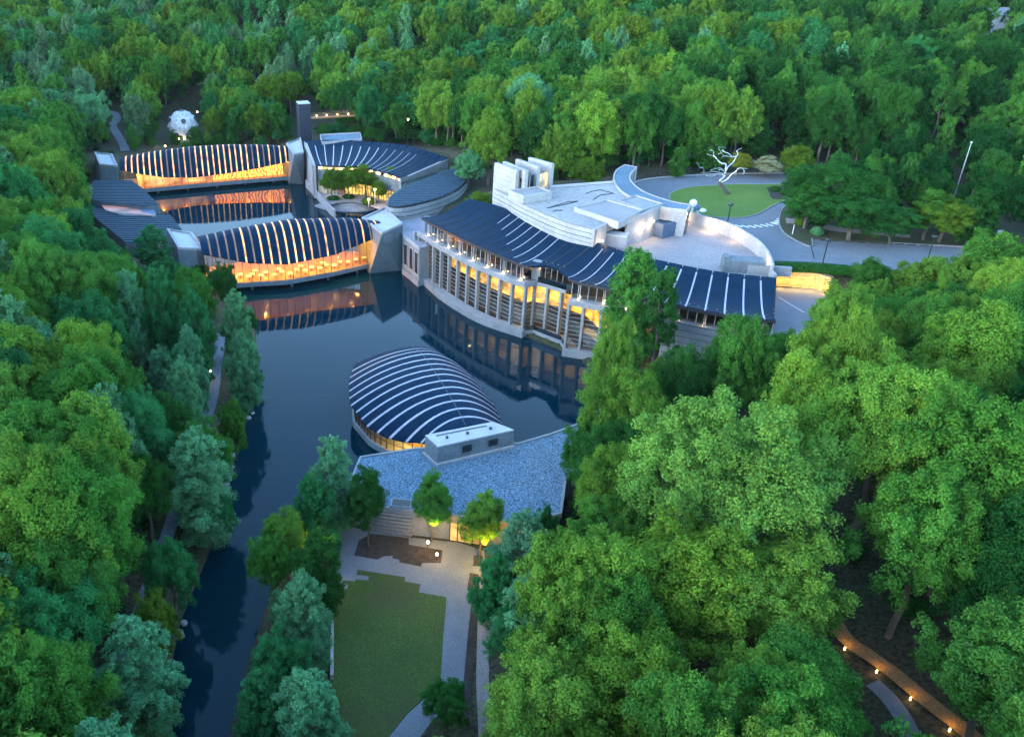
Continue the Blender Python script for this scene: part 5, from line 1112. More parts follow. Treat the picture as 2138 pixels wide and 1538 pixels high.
def template(key, kind, seed, n, leaf, bark):
    V, T, tint = crown(kind, seed, n, leaf); cm = fast_mesh('crown', V, T, [M_leaf], tint)
    tm = trunk_mb(kind, seed); me = bpy.data.meshes.new('trunk'); me.from_pydata([tuple(v) for v in tm.v], [], tm.f); me.update(); me.materials.append(bark)
    TPL.setdefault(key, []).append((cm, me))
for s in range(5): template('broad0', 'broad', 10 + s, 78000, .0082, M_bark)
for s in range(2): template('spread0', 'spread', 20 + s, 120000, .0070, M_bark)
for s in range(3): template('spire0', 'spire', 30 + s, 75000, .0080, M_bark)
for s in range(2): template('young0', 'young', 40 + s, 42000, .0090, M_bark)
for s in range(6): template('broad1', 'broad', 50 + s, 32000, .0122, M_bark)
for s in range(2): template('spread1', 'spread', 60 + s, 36000, .0112, M_bark)
for s in range(3): template('spire1', 'spire', 70 + s, 28000, .0115, M_bark)
for s in range(2): template('pine1', 'pine', 80 + s, 18000, .0105, M_bark)
FAR = []                # crown and trunk in one mesh, for the wood that reads as one mass
for key, kinds in (('broad', range(4)), ('spread', range(2)), ('spire', range(2)), ('pine', range(2))):
    for s in kinds:
        V, T, tint = crown(key, 100 + s + len(key), 15000 if key != 'pine' else 10000, .0160 if key != 'pine' else .015, 5); tm = trunk_mb(key, s)
        tv = np.array([tuple(v) for v in tm.v]); tf = []
        for f in tm.f:
            for j in range(1, len(f) - 1): tf.append((f[0], f[j], f[j + 1]))
        tf = np.array(tf); V2_ = np.concatenate([V, tv]); T2_ = np.concatenate([T, tf + len(V)]); ti = np.concatenate([tint, np.ones((len(tv), 3))]); mi = np.concatenate([np.zeros(len(T)), np.ones(len(tf))])
        FAR.append((key, bpy.data.objects.new('tree_source', fast_mesh('tree_source', V2_, T2_, [M_leaf, M_bark], ti, mi))))
WID = {'broad': .74, 'spread': .92, 'spire': .52, 'pine': .36, 'young': .52}     # template crown width for height 1

TONES = {'pale': (0.13, 0.305, 0.055), 'bright': (0.14, 0.275, 0.034), 'fresh': (0.115, 0.245, 0.032), 'mid': (0.06, 0.19, 0.03), 'deep': (0.03, 0.124, 0.024), 'dark': (0.012, 0.068, 0.016), 'teal': (0.036, 0.186, 0.056), 'silver': (0.105, 0.285, 0.125), 'olive': (0.1, 0.19, 0.02), 'grey': (0.105, 0.215, 0.1), 'lemon': (.20, .23, .028), 'bloom': (.42, .40, .24)}
SPEC = []    # (x, y, ground z, height, crown width, kind, tone, label or None)
def tree(px, py, h, wpx, kind, tone, label, tname='tree'):
    g = drop(px, py, h); d = math.hypot(g.x, g.y, CH - g.z - h * .6); w = wpx / PF * d
    SPEC.append((g.x, g.y, g.z, h, w, kind, tone, label))
def tree_on(px, py, z, h, w, kind, tone, label): g = at(px, py, z); SPEC.append((g.x, g.y, z, h, w, kind, tone, label))
T_ = tree
# water's edge, left bank: pointed silver green trees
T_(400, 890, 16.5, 165, 'spire', 'silver', 'large pointed silver green tree between the bank path and the creek')
T_(270, 1285, 15.0, 185, 'spire', 'silver', 'wide silver green pointed tree at the lower left beside the creek')
T_(500, 690, 14.2, 84, 'spire', 'silver', 'slim silver green tree at the left water edge below the front bridge')
T_(487, 598, 15.0, 86, 'spire', 'silver', 'pointed silver tree touching the left end of the front bridge reflection')
T_(388, 675, 15.0, 82, 'spire', 'silver', 'pale pointed tree just left of the bank path bend')
T_(395, 590, 16.5, 84, 'spire', 'teal', 'teal green pointed tree below the left pylon of the front bridge')
T_(322, 545, 18.0, 90, 'spire', 'teal', 'teal pointed tree in front of the stepped roof gallery')
T_(311, 466, 10.0, 88, 'spire', 'teal', 'pointed tree standing before the lower stepped dark roof')
T_(258, 560, 16.5, 90, 'spire', 'silver', 'pale pointed tree in the woods left of the stepped roof gallery')
T_(480, 830, 10.8, 75, 'broad', 'mid', 'round green tree on the pond bank above the large silver tree')
T_(452, 1010, 10.8, 80, 'broad', 'teal', 'small green bank tree beside the rocks of the left shore')
T_(340, 1120, 12.2, 130, 'broad', 'teal', 'rounded teal tree below the large silver creek tree')
T_(310, 1235, 10.8, 100, 'broad', 'olive', 'yellowish round tree above the wide silver tree at lower left')
T_(190, 1500, 13.5, 170, 'spire', 'silver', 'silver green tree cut by the bottom edge at the far left')
T_(60, 1320, 17.6, 240, 'broad', 'mid', 'big round tree at the lower left corner of the woods')
T_(465, 545, 10.8, 60, 'broad', 'deep', 'dark round tree hugging the left pylon of the front bridge')
# creek, right bank
T_(690, 905, 14.2, 120, 'spire', 'silver', 'tall pointed silver tree just left of the gravel roofed wing')
T_(648, 990, 12.0, 120, 'spire', 'teal', 'pointed green tree lit amber near the left end of the wing')
T_(590, 1062, 10.1, 125, 'broad', 'fresh', 'yellow green round tree left of the plaza over the creek')
T_(655, 1105, 12.0, 130, 'spire', 'deep', 'dense dark green cone tree at the left edge of the plaza')
T_(560, 1110, 9.5, 110, 'broad', 'mid', 'round tree overhanging the creek left of the dark cone tree')
T_(628, 1195, 13.5, 150, 'spire', 'silver', 'silver green pointed tree left of the lawn top')
T_(575, 1320, 10.8, 130, 'broad', 'teal', 'round teal tree between creek and lawn')
T_(640, 1400, 13.5, 175, 'spire', 'silver', 'wide silver green tree at the lower left corner of the lawn')
T_(540, 1395, 12.0, 130, 'spire', 'teal', 'teal pointed tree at the bottom right of the creek mouth')
T_(935, 1425, 6.1, 110, 'broad', 'deep', 'small dark green tree beside the bend of the walk')
# in front of the wing
tree_on(770, 1140, 1.0, 11.2, 5.4, 'young', 'deep', 'slim young tree in front of the wing wall, left of the three')
tree_on(900, 1130, 1.0, 10.0, 5.0, 'young', 'mid', 'young amber lit tree at the wing door, middle one of the three')
tree_on(1003, 1165, 1.0, 9.0, 5.2, 'young', 'fresh', 'young yellow lit tree at the right corner of the plaza bed')
T_(1098, 1062, 12.8, 150, 'spire', 'silver', 'broad silver green tree right of the plaza, next to the gravel roof corner')
T_(1140, 1042, 11.5, 70, 'broad', 'deep', 'dark tree at the right front corner of the gravel roof')
T_(1040, 1150, 9.8, 110, 'spire', 'teal', 'pointed tree beside the small square mulch bed')
T_(1130, 1185, 12.0, 170, 'spire', 'silver', 'large silver green tree right of the walk below the plaza')
T_(1075, 1280, 8.1, 110, 'broad', 'teal', 'round green tree right of the tan footpath')
T_(1210, 1080, 14.0, 150, 'broad', 'mid', 'round mid green tree behind the silver tree right of the wing')
# right of the gallery
T_(1335, 525, 22, 120, 'pine', 'mid', 'tall narrow airy tree rising in front of the curved roof')
T_(1392, 560, 20, 75, 'pine', 'deep', 'slim second leader tree beside the tall narrow tree at the curved roof')
T_(1300, 650, 21.0, 120, 'broad', 'fresh', 'light green tree at the foot of the tall narrow tree')
T_(1320, 765, 18.2, 200, 'broad', 'fresh', 'round fresh green tree at the pond corner below the tall narrow tree')
T_(1235, 870, 12.6, 110, 'broad', 'deep', 'dark green tree overhanging the right end of the gravel roof')
T_(1445, 715, 16.8, 130, 'broad', 'deep', 'dark tree below the stone end wall of the curved gallery')
T_(1570, 652, 19.6, 150, 'broad', 'mid', 'round tree under the right end of the dark curved roof')
T_(1570, 832, 25, 440, 'spread', 'pale', 'huge bright green tree with lit crown in the right foreground')
T_(1480, 1090, 18, 330, 'broad', 'bright', 'bright green tree directly below the huge bright tree on its left side')
T_(1660, 1120, 17, 300, 'broad', 'bright', 'second bright green tree directly below the huge bright tree on its right side')
T_(1800, 640, 23.8, 250, 'spread', 'fresh', 'large light green tree right of the lower driveway')
T_(1900, 740, 23.8, 330, 'spread', 'fresh', 'broad fresh green tree right of centre in the right hand woods')
T_(1720, 720, 22.4, 230, 'broad', 'bright', 'round yellow green tree above the huge bright tree')
T_(2060, 620, 22.4, 230, 'broad', 'fresh', 'round green tree at the right edge below the parking lot')
T_(2110, 820, 23.8, 300, 'broad', 'mid', 'large green tree at the right edge, halfway down')
T_(1990, 960, 21.0, 230, 'broad', 'mid', 'mid green tree in front of the dark gap in the right woods')
T_(1330, 1320, 16.8, 300, 'broad', 'fresh', 'round fresh green tree at the bottom centre')
T_(1150, 1385, 14.9, 300, 'broad', 'bright', 'bright green tree at the bottom edge next to the tan footpath')
T_(1700, 1330, 14.0, 280, 'broad', 'mid', 'round tree left of the amber boardwalk')
T_(1828, 543, 7.8, 88, 'broad', 'mid', 'round tree in front of the parking lot hedge')
T_(1925, 535, 9.6, 70, 'broad', 'fresh', 'small light green tree before the parking lot')
T_(1990, 530, 10.8, 110, 'broad', 'fresh', 'rounded light green tree covering the right part of the parking lot')
T_(2100, 480, 14.4, 140, 'broad', 'mid', 'green tree at the right edge beside the parking lot')
T_(1850, 620, 12.6, 130, 'broad', 'mid', 'green tree over the amber garden lights')
# island and roadside
T_(1745, 335, 13.0, 190, 'spread', 'deep', 'big dark tree at the end of the driveway loop')
T_(1700, 385, 9.0, 120, 'broad', 'deep', 'dark tree leaning over the driveway beside the crossing')
T_(1800, 395, 10.0, 150, 'broad', 'deep', 'dark round tree on the bank behind the parking lot')
T_(1880, 425, 8.0, 90, 'broad', 'deep', 'small dark tree on the bank with a slim trunk')
T_(1990, 410, 9.0, 110, 'broad', 'olive', 'olive yellow tree in front of the flagpole')
T_(1960, 395, 10.0, 70, 'pine', 'mid', 'slim light tree left of the flagpole')
T_(2060, 390, 11.0, 80, 'spire', 'deep', 'dark pointed tree right of the flagpole')
T_(1605, 326, 5.0, 62, 'young', 'bloom', 'small tree with creamy white blossom behind the driveway')
T_(1548, 318, 5.6, 56, 'young', 'lemon', 'small yellow green tree behind the metal tree sculpture')
T_(1672, 300, 8.0, 70, 'broad', 'olive', 'yellow green tree behind the driveway near the dark tree')
T_(1490, 270, 10.0, 75, 'spire', 'mid', 'pointed tree behind the driveway left of the metal tree sculpture')
T_(1425, 300, 8.0, 44, 'spire', 'mid', 'small cone tree behind the curved canopy')
T_(1592, 245, 10.0, 62, 'spire', 'deep', 'pointed dark tree above the blossom tree')
T_(1230, 325, 8.0, 70, 'broad', 'olive', 'yellow green tree behind the slab fins')
T_(1185, 315, 6.0, 40, 'young', 'lemon', 'small bright yellow green tree right of the slab fins')
T_(1160, 270, 11.0, 60, 'spire', 'silver', 'silver green pointed tree behind the slab fins')
T_(1110, 150, 19.0, 120, 'spread', 'silver', 'tall pale sycamore with visible white limbs on the far hillside')
T_(980, 315, 9.0, 90, 'broad', 'silver', 'pale green rounded tree right of the radial roof')
T_(1005, 400, 6.0, 60, 'broad', 'olive', 'bushy tree between oval roof and slab fins')
T_(445, 150, 14.0, 70, 'spire', 'grey', 'pale grey green tree above the white dome')
T_(740, 150, 12.0, 56, 'spire', 'grey', 'greyish half bare tree on the hillside above the footbridge')
# courtyard trees
for px, py, h, w, lb in ((694, 418, 8.6, 7.5, 'young courtyard tree nearest the pond end wall'), (727, 416, 8.8, 7.0, 'young courtyard tree in the middle planter'), (764, 412, 8.8, 7.5, 'young courtyard tree before the bright courtyard windows'), (745, 402, 7.0, 6.0, 'small courtyard tree close to the gallery facade'), (818, 412, 8.2, 6.5, 'young courtyard tree beside the oval roof building'), (790, 424, 6.0, 5.0, 'low courtyard tree next to the pale lamp pole')):
    tree_on(px, py, 1.5, h, w, 'young', 'olive', lb)
T_(366, 256, 7.0, 34, 'spire', 'deep', 'slim dark tree crossing the left half of the white dome'); T_(404, 262, 7.0, 38, 'spire', 'mid', 'small tree in front of the lower right of the white dome'); T_(384, 268, 5.0, 30, 'broad', 'deep', 'low dark tree at the foot of the white dome')

# ---- scattered forest
clear = [[(205, 318), (250, 330), (330, 300), (420, 298), (610, 296), (618, 208), (655, 208), (656, 232), (735, 232), (735, 250), (660, 255), (660, 278), (760, 272), (850, 298), (942, 324), (980, 342), (1000, 395), (1028, 420), (1028, 338), (1105, 325), (1156, 340), (1156, 388), (1278, 378), (1290, 338), (1337, 340), (1340, 366), (1500, 352),
          (1680, 356), (1650, 425), (1640, 470), (1700, 500), (1720, 500), (1900, 506), (2050, 516), (1900, 575), (1640, 560), (1720, 590), (1735, 640), (1625, 680), (1540, 690), (1500, 745), (1400, 700), (1262, 800), (1215, 890), (1180, 990), (1170, 1075), (1050, 1095), (1010, 1140), (1000, 1260), (1000, 1380), (985, 1470), (960, 1540), (700, 1540), (690, 1420), (690, 1250), (690, 1130), (715, 1040), (745, 955), (725, 880),
          (640, 1020), (600, 1110), (545, 1260), (480, 1450), (440, 1540), (345, 1540), (395, 1290), (450, 1130), (480, 1040), (500, 930), (540, 830), (545, 700), (520, 610), (470, 560), (360, 530), (348, 500), (320, 545), (230, 500), (170, 400), (205, 370)],
         [(340, 222), (425, 222), (425, 292), (340, 292)], [(212, 230), (262, 232), (270, 312), (236, 312)], [(1780, 1330), (1850, 1380), (2010, 1490), (2070, 1540), (1960, 1540), (1900, 1470), (1780, 1390)], [(1840, 1440), (1920, 1540), (1860, 1540)], [(440, 720), (468, 720), (455, 880), (420, 905)], [(995, 1270), (1030, 1270), (1050, 1540), (1000, 1540)], [(1980, 315), (2020, 315), (2005, 400), (1985, 400)], [(1750, 1210), (1850, 1250), (1830, 1330), (1770, 1310)], [(2070, 22), (2115, 22), (2115, 44), (2070, 44)], [(1380, 990), (1430, 900), (1560, 860), (1690, 900), (1770, 1040), (1770, 1110), (1650, 1170), (1450, 1170), (1350, 1100)]]
def inside(P, poly):
    x, y = P; c = False
    for (ax, ay), (bx, by) in zip(poly, poly[1:] + poly[:1]):
        if (ay > y) != (by > y) and x < (bx - ax) * (y - ay) / (by - ay) + ax: c = not c
    return c
far_clear = clear[1:] + [[(612, 205), (656, 205), (656, 230), (700, 230), (700, 252), (660, 255), (660, 285), (612, 285)]]
def covers(x, y, z, h, w):
    use = far_clear if y > 262 or (x > 32 and y > 184) else clear
    d = math.hypot(x, y, CH - z - h / 2); hw = w / d * PF / 2
    pts = []
    for f, k in ((1.0, .15), (.85, .55), (.62, .75), (.4, .7), (.0, .1)):
        u, v = pix(x, y, z + h * f); pts += [(u - hw * k, v), (u, v), (u + hw * k, v)]
    return any(inside(p, c) for p in pts for c in use)
NOGO = [(POND, 1.2), (BLD, 1.5), (WING, 1), (COURT, 1), (WEST, 1), (ats(road_px, 13), 1.5)]
cand = []
ng = np.random.default_rng(5)
yy = 24.0
while yy < 560:
    sp = 5.6 if yy < 120 else (6.2 if yy < 260 else 7.4)
    x0, x1 = -.52 * yy - 40, .80 * yy + 40
    for x in np.arange(max(x0, -325), min(x1, 365), sp):
        cand.append((x + ng.uniform(-.42, .42) * sp, yy + ng.uniform(-.42, .42) * sp))
    yy += sp
CA = np.array(cand); ok = np.ones(len(CA), bool)
for poly, m in NOGO: ok &= poly_dist(CA[:, 0], CA[:, 1], poly) > m
pl_d = poly_dist(CA[:, 0], CA[:, 1], PLAT); isl = poly_dist(CA[:, 0], CA[:, 1], [Vector((p.x, p.y, 0)) for p in island]) < -3
ok &= (pl_d > 1) | isl
CA = CA[ok]
taken = [(s[0], s[1], s[4]) for s in SPEC]
AUTO = []
from mathutils import noise as mn
for x, y in CA:
    if any((x - a) ** 2 + (y - b) ** 2 < (w * .36 + 1.4) ** 2 for a, b, w in taken): continue
    z = ground(x, y); n1 = mn.noise(Vector((x * .035, y * .035, 1.7))); n2 = mn.noise(Vector((x * .02, y * .02, 8.1))); r = ng.uniform()
    kind, tone, h, wf = 'broad', 'mid', ng.uniform(13, 19), ng.uniform(.72, 1.0)
    if y > 255:                                        # far hillside
        tone = ['mid', 'fresh', 'mid', 'deep', 'teal', 'fresh', 'olive'][int(ng.integers(0, 7))] if n1 > -.25 else ['mid', 'deep', 'deep', 'teal'][int(ng.integers(0, 4))]
        if x < -40 and n2 > -.05: tone = ['silver', 'grey', 'teal', 'mid'][int(ng.integers(0, 4))]; kind = 'spire' if r < .4 else 'broad'
        if x > 150: tone = ['deep', 'dark', 'deep', 'mid'][int(ng.integers(0, 4))]
        if r > .96 or (n2 > .22 and r > .7): kind, tone = 'spire', 'silver'
        h = ng.uniform(13, 19)
    elif x > 88 and y > 128:                           # dark woods beyond the parking lot
        tone = ['deep', 'dark', 'deep', 'dark', 'mid'][int(ng.integers(0, 5))]; kind = 'pine' if r < .4 else 'broad'; h = ng.uniform(13, 20)
        if y < 205: h *= .72
    elif x < -10 and y < 255:                          # left woods
        tone = ['teal', 'mid', 'teal', 'deep', 'mid', 'deep'][int(ng.integers(0, 6))]
        if x < -.40 * y: tone = ['fresh', 'mid', 'teal', 'fresh', 'mid'][int(ng.integers(0, 5))]; h = ng.uniform(16, 21)
        else: h = ng.uniform(10, 16)
        if r > .86: kind, tone = 'spire', 'silver'
    else:                                              # right woods
        tone = ['fresh', 'mid', 'fresh', 'bright', 'mid', 'deep'][int(ng.integers(0, 6))]; h = ng.uniform(14, 20)
        if y < 80 and x > 52: tone = ['deep', 'dark', 'mid'][int(ng.integers(0, 3))]
    w = h * WID[kind] * wf
    for tr in range(4):
        if not covers(x, y, z, h, w): break
        h *= .74; w *= .74
    else: continue
    if h < 3.2: continue
    AUTO.append((x, y, z, h, w, kind, tone, None))
def jit(t, f=.16):
    k = ng.uniform(1 - f, 1 + f); return (t[0] * k * ng.uniform(.92, 1.08), t[1] * k, t[2] * k * ng.uniform(.9, 1.1))
def in_view(s):
    u, v = pix(s[0], s[1], s[2] + s[3] * .7); u2, v2 = pix(s[0], s[1], s[2] + s[3]); hw = s[4] / math.hypot(s[0], s[1], CH - s[2]) * PF / 2
    return -hw < u < 2138 + hw and v > -hw * .5 and v2 < 1538
def size(s): return s[4] / math.hypot(s[0], s[1], CH - s[2] - s[3] * .6)
vis = sorted([s for s in AUTO if in_view(s)], key=size, reverse=True)
NI = 296 - len(SPEC)
single, mass = vis[:NI], vis[NI:] + [s for s in AUTO if not in_view(s)]
KN = {'broad': 'round', 'spire': 'pointed', 'pine': 'slender', 'spread': 'wide', 'young': 'young'}
TN = {'pale': 'pale green', 'bright': 'bright yellow green', 'fresh': 'fresh green', 'mid': 'mid green', 'deep': 'deep green', 'dark': 'dark green', 'teal': 'teal green', 'silver': 'silver green', 'olive': 'olive green', 'grey': 'grey green', 'lemon': 'lemon green', 'bloom': 'blossoming'}
def zone(s):
    x, y = s[0], s[1]
    if y > 235 and x < 40: return 'on the hillside behind the glass bridges'
    if x > 40 and y > 150: return 'in the woods beyond the driveway loop'
    if x < -8: return 'in the dense woods left of the pond' if y > 95 else 'in the near woods left of the creek'
    return 'in the woods below the parking lot' if y > 85 else 'in the foreground woods right of the walk'
WARM = {'young yellow lit tree at the right corner of the plaza bed': 160, 'young amber lit tree at the wing door, middle one of the three': 130, 'pointed green tree lit amber near the left end of the wing': 60}
def plant(s):
    x, y, z, h, w, kind, tone, label = s; near = math.hypot(x, y) < 150
    key = kind + ('0' if near and kind in ('broad', 'spread', 'spire') else '1')
    if kind == 'young': key = 'young0'
    cm, tm = TPL[key][int(ng.integers(0, len(TPL[key])))]
    nm = {'spire': 'pointed_tree', 'pine': 'pine_tree', 'young': 'young_tree'}.get(kind, 'broadleaf_tree')
    if label and 'curved roof' in label: nm = 'broadleaf_tree'
    e = bpy.data.objects.new(nm, None); COL.objects.link(e); e.location = (x, y, z - .1); k = w / WID[kind]; e.scale = (k, k, h); e.rotation_euler = (0, 0, ng.uniform(0, 6.28)); e.empty_display_size = .2
    if label is None:
        tag(e, LAB[id(s)], 'tree', f'trees {zone(s)}')
    else: tag(e, label, 'tree', 'trees picked out around the museum')
    c = bpy.data.objects.new('crown', cm); COL.objects.link(c); c.parent = e; c['tone'] = jit(TONES[tone])
    t = bpy.data.objects.new('trunk', tm); COL.objects.link(t); t.parent = e
    if label in WARM: lamp('POINT', (x + .3, y - w * .38, z + h * .40), WARM[label] * 5, (1, .58, .05), .2)
MARK = [(382, 252, 'white dome'), (635, 250, 'dark tower'), (715, 242, 'lit footbridge'), (240, 270, 'winding hill path'), (387, 500, 'front bridge left pylon'), (250, 430, 'stepped dark roofs'), (800, 320, 'radial striped roof'), (900, 390, 'oval roof'), (1090, 350, 'slab fins'), (1320, 390, 'curved canopy'), (1520, 340, 'metal tree sculpture'), (1605, 345, 'blossom tree'),
        (1745, 400, 'dark driveway tree'), (2000, 360, 'flagpole'), (1850, 530, 'parking lot'), (1655, 585, 'amber lit wall'), (1600, 650, 'curved roof right end'), (1340, 620, 'tall narrow tree'), (1560, 900, 'huge bright tree'), (1900, 1430, 'boardwalk'), (1100, 1010, 'gravel roof'), (820, 1320, 'dark lawn'), (440, 820, 'bank path bend'), (400, 960, 'large silver creek tree'),
        (270, 1330, 'wide silver creek tree'), (430, 1450, 'creek at the bottom'), (2090, 40, 'far white house'), (1110, 200, 'pale sycamore'), (2110, 1480, 'bottom right corner'), (30, 1480, 'bottom left corner'), (30, 800, 'middle of the left edge'), (30, 300, 'upper left edge'), (2110, 900, 'middle of the right edge'), (1300, 1500, 'middle of the bottom edge'), (600, 20, 'upper edge left half'), (1500, 20, 'upper edge right half')]
def where(s):
    u, v = pix(s[0], s[1], s[2] + s[3] * .75); m = min(MARK, key=lambda q: (q[0] - u) ** 2 + (q[1] - v) ** 2); du, dv = u - m[0], v - m[1]; d = math.hypot(du, dv); a = math.degrees(math.atan2(-dv, du)) % 360
    dr = ['right of', 'above right of', 'above', 'above left of', 'left of', 'below left of', 'below', 'below right of'][int((a + 22.5) // 45) % 8]
    return ('just ' if d < 75 else '' if d < 150 else 'further ' if d < 240 else 'well ') + dr, m[2]
LAB, used = {}, {}
for s in sorted(single, key=lambda q: -q[3]):
    dr, mk = where(s); base = f'{TN[s[6]]} {KN[s[5]]} tree {dr} the {mk}'; L_ = base
    for alt in ('', 'smaller ', 'smallest '):
        L_ = alt + base
        if L_ not in used: break
    used[L_] = 1; LAB[id(s)] = L_
for s in SPEC + single: plant(s)
# the wood that reads as one mass
def scatter(name, items, label):
    N = len(items); me = bpy.data.meshes.new(name); me.vertices.add(N)
    me.vertices.foreach_set('co', np.array([(s[0], s[1], s[2] - .2) for s in items], np.float32).ravel())
    kinds = [k for k, _ in FAR]
    idx = [int(ng.choice([i for i, k in enumerate(kinds) if k == (s[5] if s[5] in kinds else 'broad')])) for s in items]
    def attr(n, t, f, v): a = me.attributes.new(n, t, 'POINT'); a.data.foreach_set(f, np.array(v, np.int32 if t == 'INT' else np.float32).ravel())
    attr('idx', 'INT', 'value', idx); attr('scl', 'FLOAT_VECTOR', 'vector', [(s[4] / WID[s[5]],) * 2 + (s[3],) for s in items]); attr('rot', 'FLOAT_VECTOR', 'vector', [(0, 0, ng.uniform(0, 6.28)) for _ in items]); attr('tone', 'FLOAT_VECTOR', 'vector', [jit(TONES[s[6]]) for s in items])
    me.update(); o = bpy.data.objects.new(name, me); COL.objects.link(o); tag(o, label, kind='stuff')
    ng_ = bpy.data.node_groups.new(name, 'GeometryNodeTree'); ng_.interface.new_socket('Geometry', in_out='INPUT', socket_type='NodeSocketGeometry'); ng_.interface.new_socket('Geometry', in_out='OUTPUT', socket_type='NodeSocketGeometry')
    nd, lk = ng_.nodes, ng_.links; gi_, go_ = nd.new('NodeGroupInput'), nd.new('NodeGroupOutput'); inst = nd.new('GeometryNodeInstanceOnPoints'); inst.inputs['Pick Instance'].default_value = True
    jn = nd.new('GeometryNodeJoinGeometry')
    for k, ob in reversed(FAR):
        oi = nd.new('GeometryNodeObjectInfo'); oi.inputs['Object'].default_value = ob; g2 = nd.new('GeometryNodeGeometryToInstance'); lk.new(oi.outputs['Geometry'], g2.inputs[0]); lk.new(g2.outputs[0], jn.inputs[0])
    def named(n, t): a = nd.new('GeometryNodeInputNamedAttribute'); a.data_type = t; a.inputs['Name'].default_value = n; return a.outputs['Attribute']
    lk.new(gi_.outputs[0], inst.inputs['Points']); lk.new(jn.outputs[0], inst.inputs['Instance']); lk.new(named('idx', 'INT'), inst.inputs['Instance Index']); lk.new(named('scl', 'FLOAT_VECTOR'), inst.inputs['Scale'])
    er = nd.new('FunctionNodeEulerToRotation'); lk.new(named('rot', 'FLOAT_VECTOR'), er.inputs[0]); lk.new(er.outputs[0], inst.inputs['Rotation'])
    lk.new(inst.outputs[0], go_.inputs[0]); md = o.modifiers.new('scatter', 'NODES'); md.node_group = ng_; return o
scatter('forest', mass, 'green deciduous forest covering the far hillside and valley sides')
bush = []
for x, y in CA[ng.uniform(size=len(CA)) < .75]:
    x += ng.uniform(-3, 3); y += ng.uniform(-3, 3); z = ground(x, y); h = ng.uniform(1.6, 3.6)
    if z < .25 or covers(x, y, z, h, h * .9): continue
    bush.append((x, y, z, h, h * ng.uniform(.9, 1.3), 'broad', ['deep', 'dark', 'mid', 'deep'][int(ng.integers(0, 4))], None))
for k in range(1500):
    x, y = ng.uniform(-150, 40), ng.uniform(250, 345)
    if k % 3 == 0: x, y = ng.uniform(20, 200), ng.uniform(196, 300)
    z = ground(x, y); h = ng.uniform(2.5, 6.5)
    if z < .3 or float(poly_dist(np.array([x]), np.array([y]), POND)[0]) < 2 or covers(x, y, z, h, h) or any(float(poly_dist(np.array([x]), np.array([y]), P)[0]) < 2.5 for P in (PLAT, COURT, WEST)): continue
    bush.append((x, y, z, h, h * ng.uniform(.8, 1.1), 'broad', ['deep', 'mid', 'mid', 'deep', 'teal'][int(ng.integers(0, 5))], None))
scatter('undergrowth', bush, 'low dark bushes and saplings under the trees')
print('TREES single', len(SPEC) + len(single), 'mass', len(mass), 'bush', len(bush))

# ---- hedge and shrubs made of leaves
def leaf_thing(name, pts_fn, n, leaf, tone, label, cat, seed=3, origin=(0, 0, 0), group=None):
    g = np.random.default_rng(seed); p, nr = pts_fn(g, n); t = unit(np.cross(nr, g.normal(size=(n, 3)))); b = np.cross(nr, t); s = leaf * g.uniform(.6, 1.3, (n, 1))
    V = np.stack([p + t * s, p - t * s * .55 + b * s * .62, p - t * s * .55 - b * s * .62], 1).reshape(-1, 3) - np.array(origin)
    f = g.uniform(.7, 1.3, n); tint = np.stack([f, f, f], 1).repeat(3, 0); o = bpy.data.objects.new(name, fast_mesh(name, V, np.arange(n * 3).reshape(-1, 3), [M_leaf], tint)); COL.objects.link(o); o.location = origin; o['tone'] = TONES[tone]; return tag(o, label, cat, group)
hl = ats([(1622, 563), (1700, 566), (1800, 575), (1905, 585)], 13.0)
def hedge_pts(g, n):
    u = g.uniform(size=n); P = np.array([tuple(along(hl, q)) for q in np.linspace(0, 1, 200)]); c = P[(u * 199).astype(int)]
    d = unit(g.normal(size=(n, 3))); off = np.clip(d * np.array([1.0, 1.1, 1.0]) * 1.15, -1, 1) * np.array([1.0, .95, .8]); return c + off + np.array([0, 0, .65]), unit(d + np.array([0, 0, .4]))
leaf_thing('hedge', hedge_pts, 16000, .16, 'deep', 'clipped dark green hedge along the near side of the parking lot', 'hedge', origin=tuple(hl[1]))
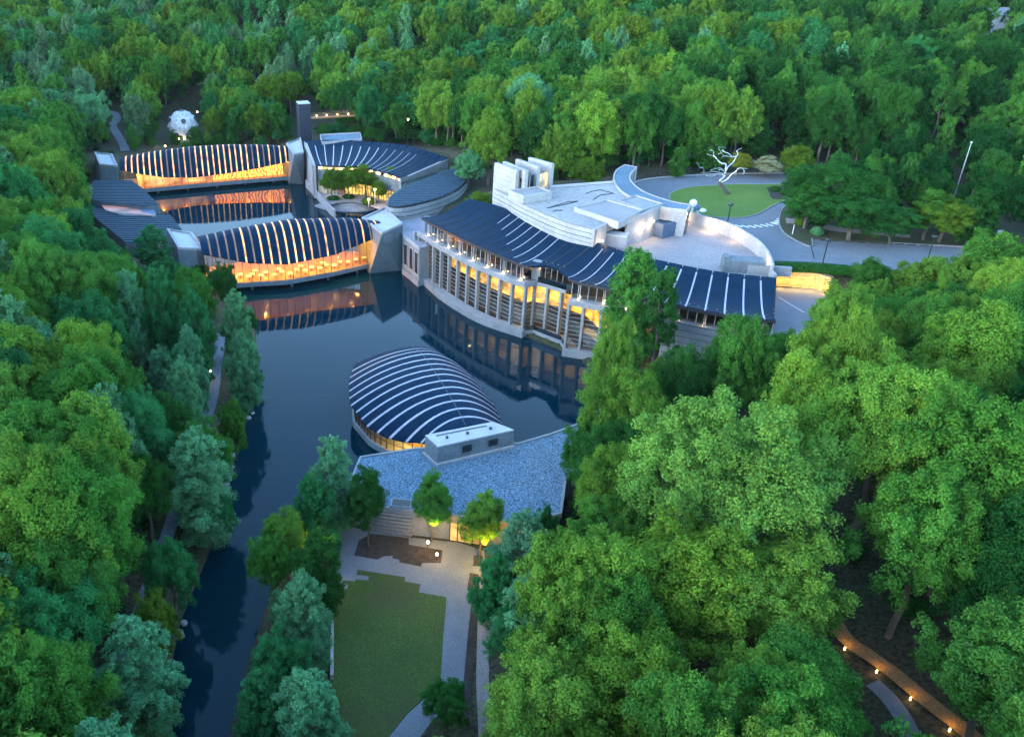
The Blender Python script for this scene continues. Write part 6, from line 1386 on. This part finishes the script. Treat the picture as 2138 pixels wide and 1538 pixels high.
def shrub(px, py, z, h, r, tone, label, seed):
    c = at(px, py, z); 
    def f(g, n):
        t = g.uniform(size=(n, 1)) ** .8; a = g.uniform(0, 6.283, (n, 1)); w = r * np.sin(np.pi * np.clip(.12 + .88 * t, 0, 1)) ** .6 * g.uniform(.5, 1.12, (n, 1)); d = np.concatenate([np.cos(a), np.sin(a), t - .3], 1)
        return np.array(c) + np.concatenate([np.cos(a) * w, np.sin(a) * w, t * h], 1), unit(d + g.normal(size=(n, 3)) * .3)
    leaf_thing('shrub', f, 2600, .15, tone, label, 'shrub', seed, tuple(c))
for i, a in enumerate([(1712, 618, 8, 4.0, 1.1, 'mid', 'cone shaped shrub at the right end of the amber lit wall'), (1738, 622, 8, 3.0, 1.1, 'olive', 'round shrub second from the amber lit wall'), (1762, 620, 8, 3.0, 1.1, 'mid', 'round shrub third from the amber lit wall'), (1640, 405, 13.2, 1.0, 1.3, 'deep', 'low shrub in the bed at the right end of the oval lawn'), (1618, 398, 13.2, .9, 1.2, 'deep', 'low dark shrub at the left of the planted bed on the oval lawn'),
                       (1705, 490, 13.2, 1.6, 1.2, 'silver', 'pale leafed shrub on the bank near the crossing'), (1670, 470, 13.2, 1.3, 1.0, 'olive', 'small shrub beside the side path on the bank'), (696, 416, 1.55, .8, 1.6, 'deep', 'dark low planting in the left courtyard planter'), (728, 413, 1.55, .8, 1.6, 'deep', 'dark low planting in the middle courtyard planter'), (770, 425, 1.55, 1.5, 1.9, 'olive', 'shrubs at the right side of the courtyard')]): shrub(*a, seed=40 + i)

# ------------------------------------------------------------------ evening haze over the valley
hz = bpy.data.materials.new('haze_air'); hz.use_nodes = True; nt = hz.node_tree; nt.nodes.clear()
pv = nt.nodes.new('ShaderNodeVolumePrincipled'); om = nt.nodes.new('ShaderNodeOutputMaterial'); pv.inputs['Color'].default_value = (0.80, 0.93, 0.96, 1); pv.inputs['Density'].default_value = 0.00003; pv.inputs['Anisotropy'].default_value = 0.2
nt.links.new(pv.outputs[0], om.inputs['Volume'])
tag(build('haze', MB().prism([(-3100, -1600), (3100, -1600), (3100, 4100), (-3100, 4100)], -7, 82), hz), 'faint blue evening haze over the valley', kind='stuff')
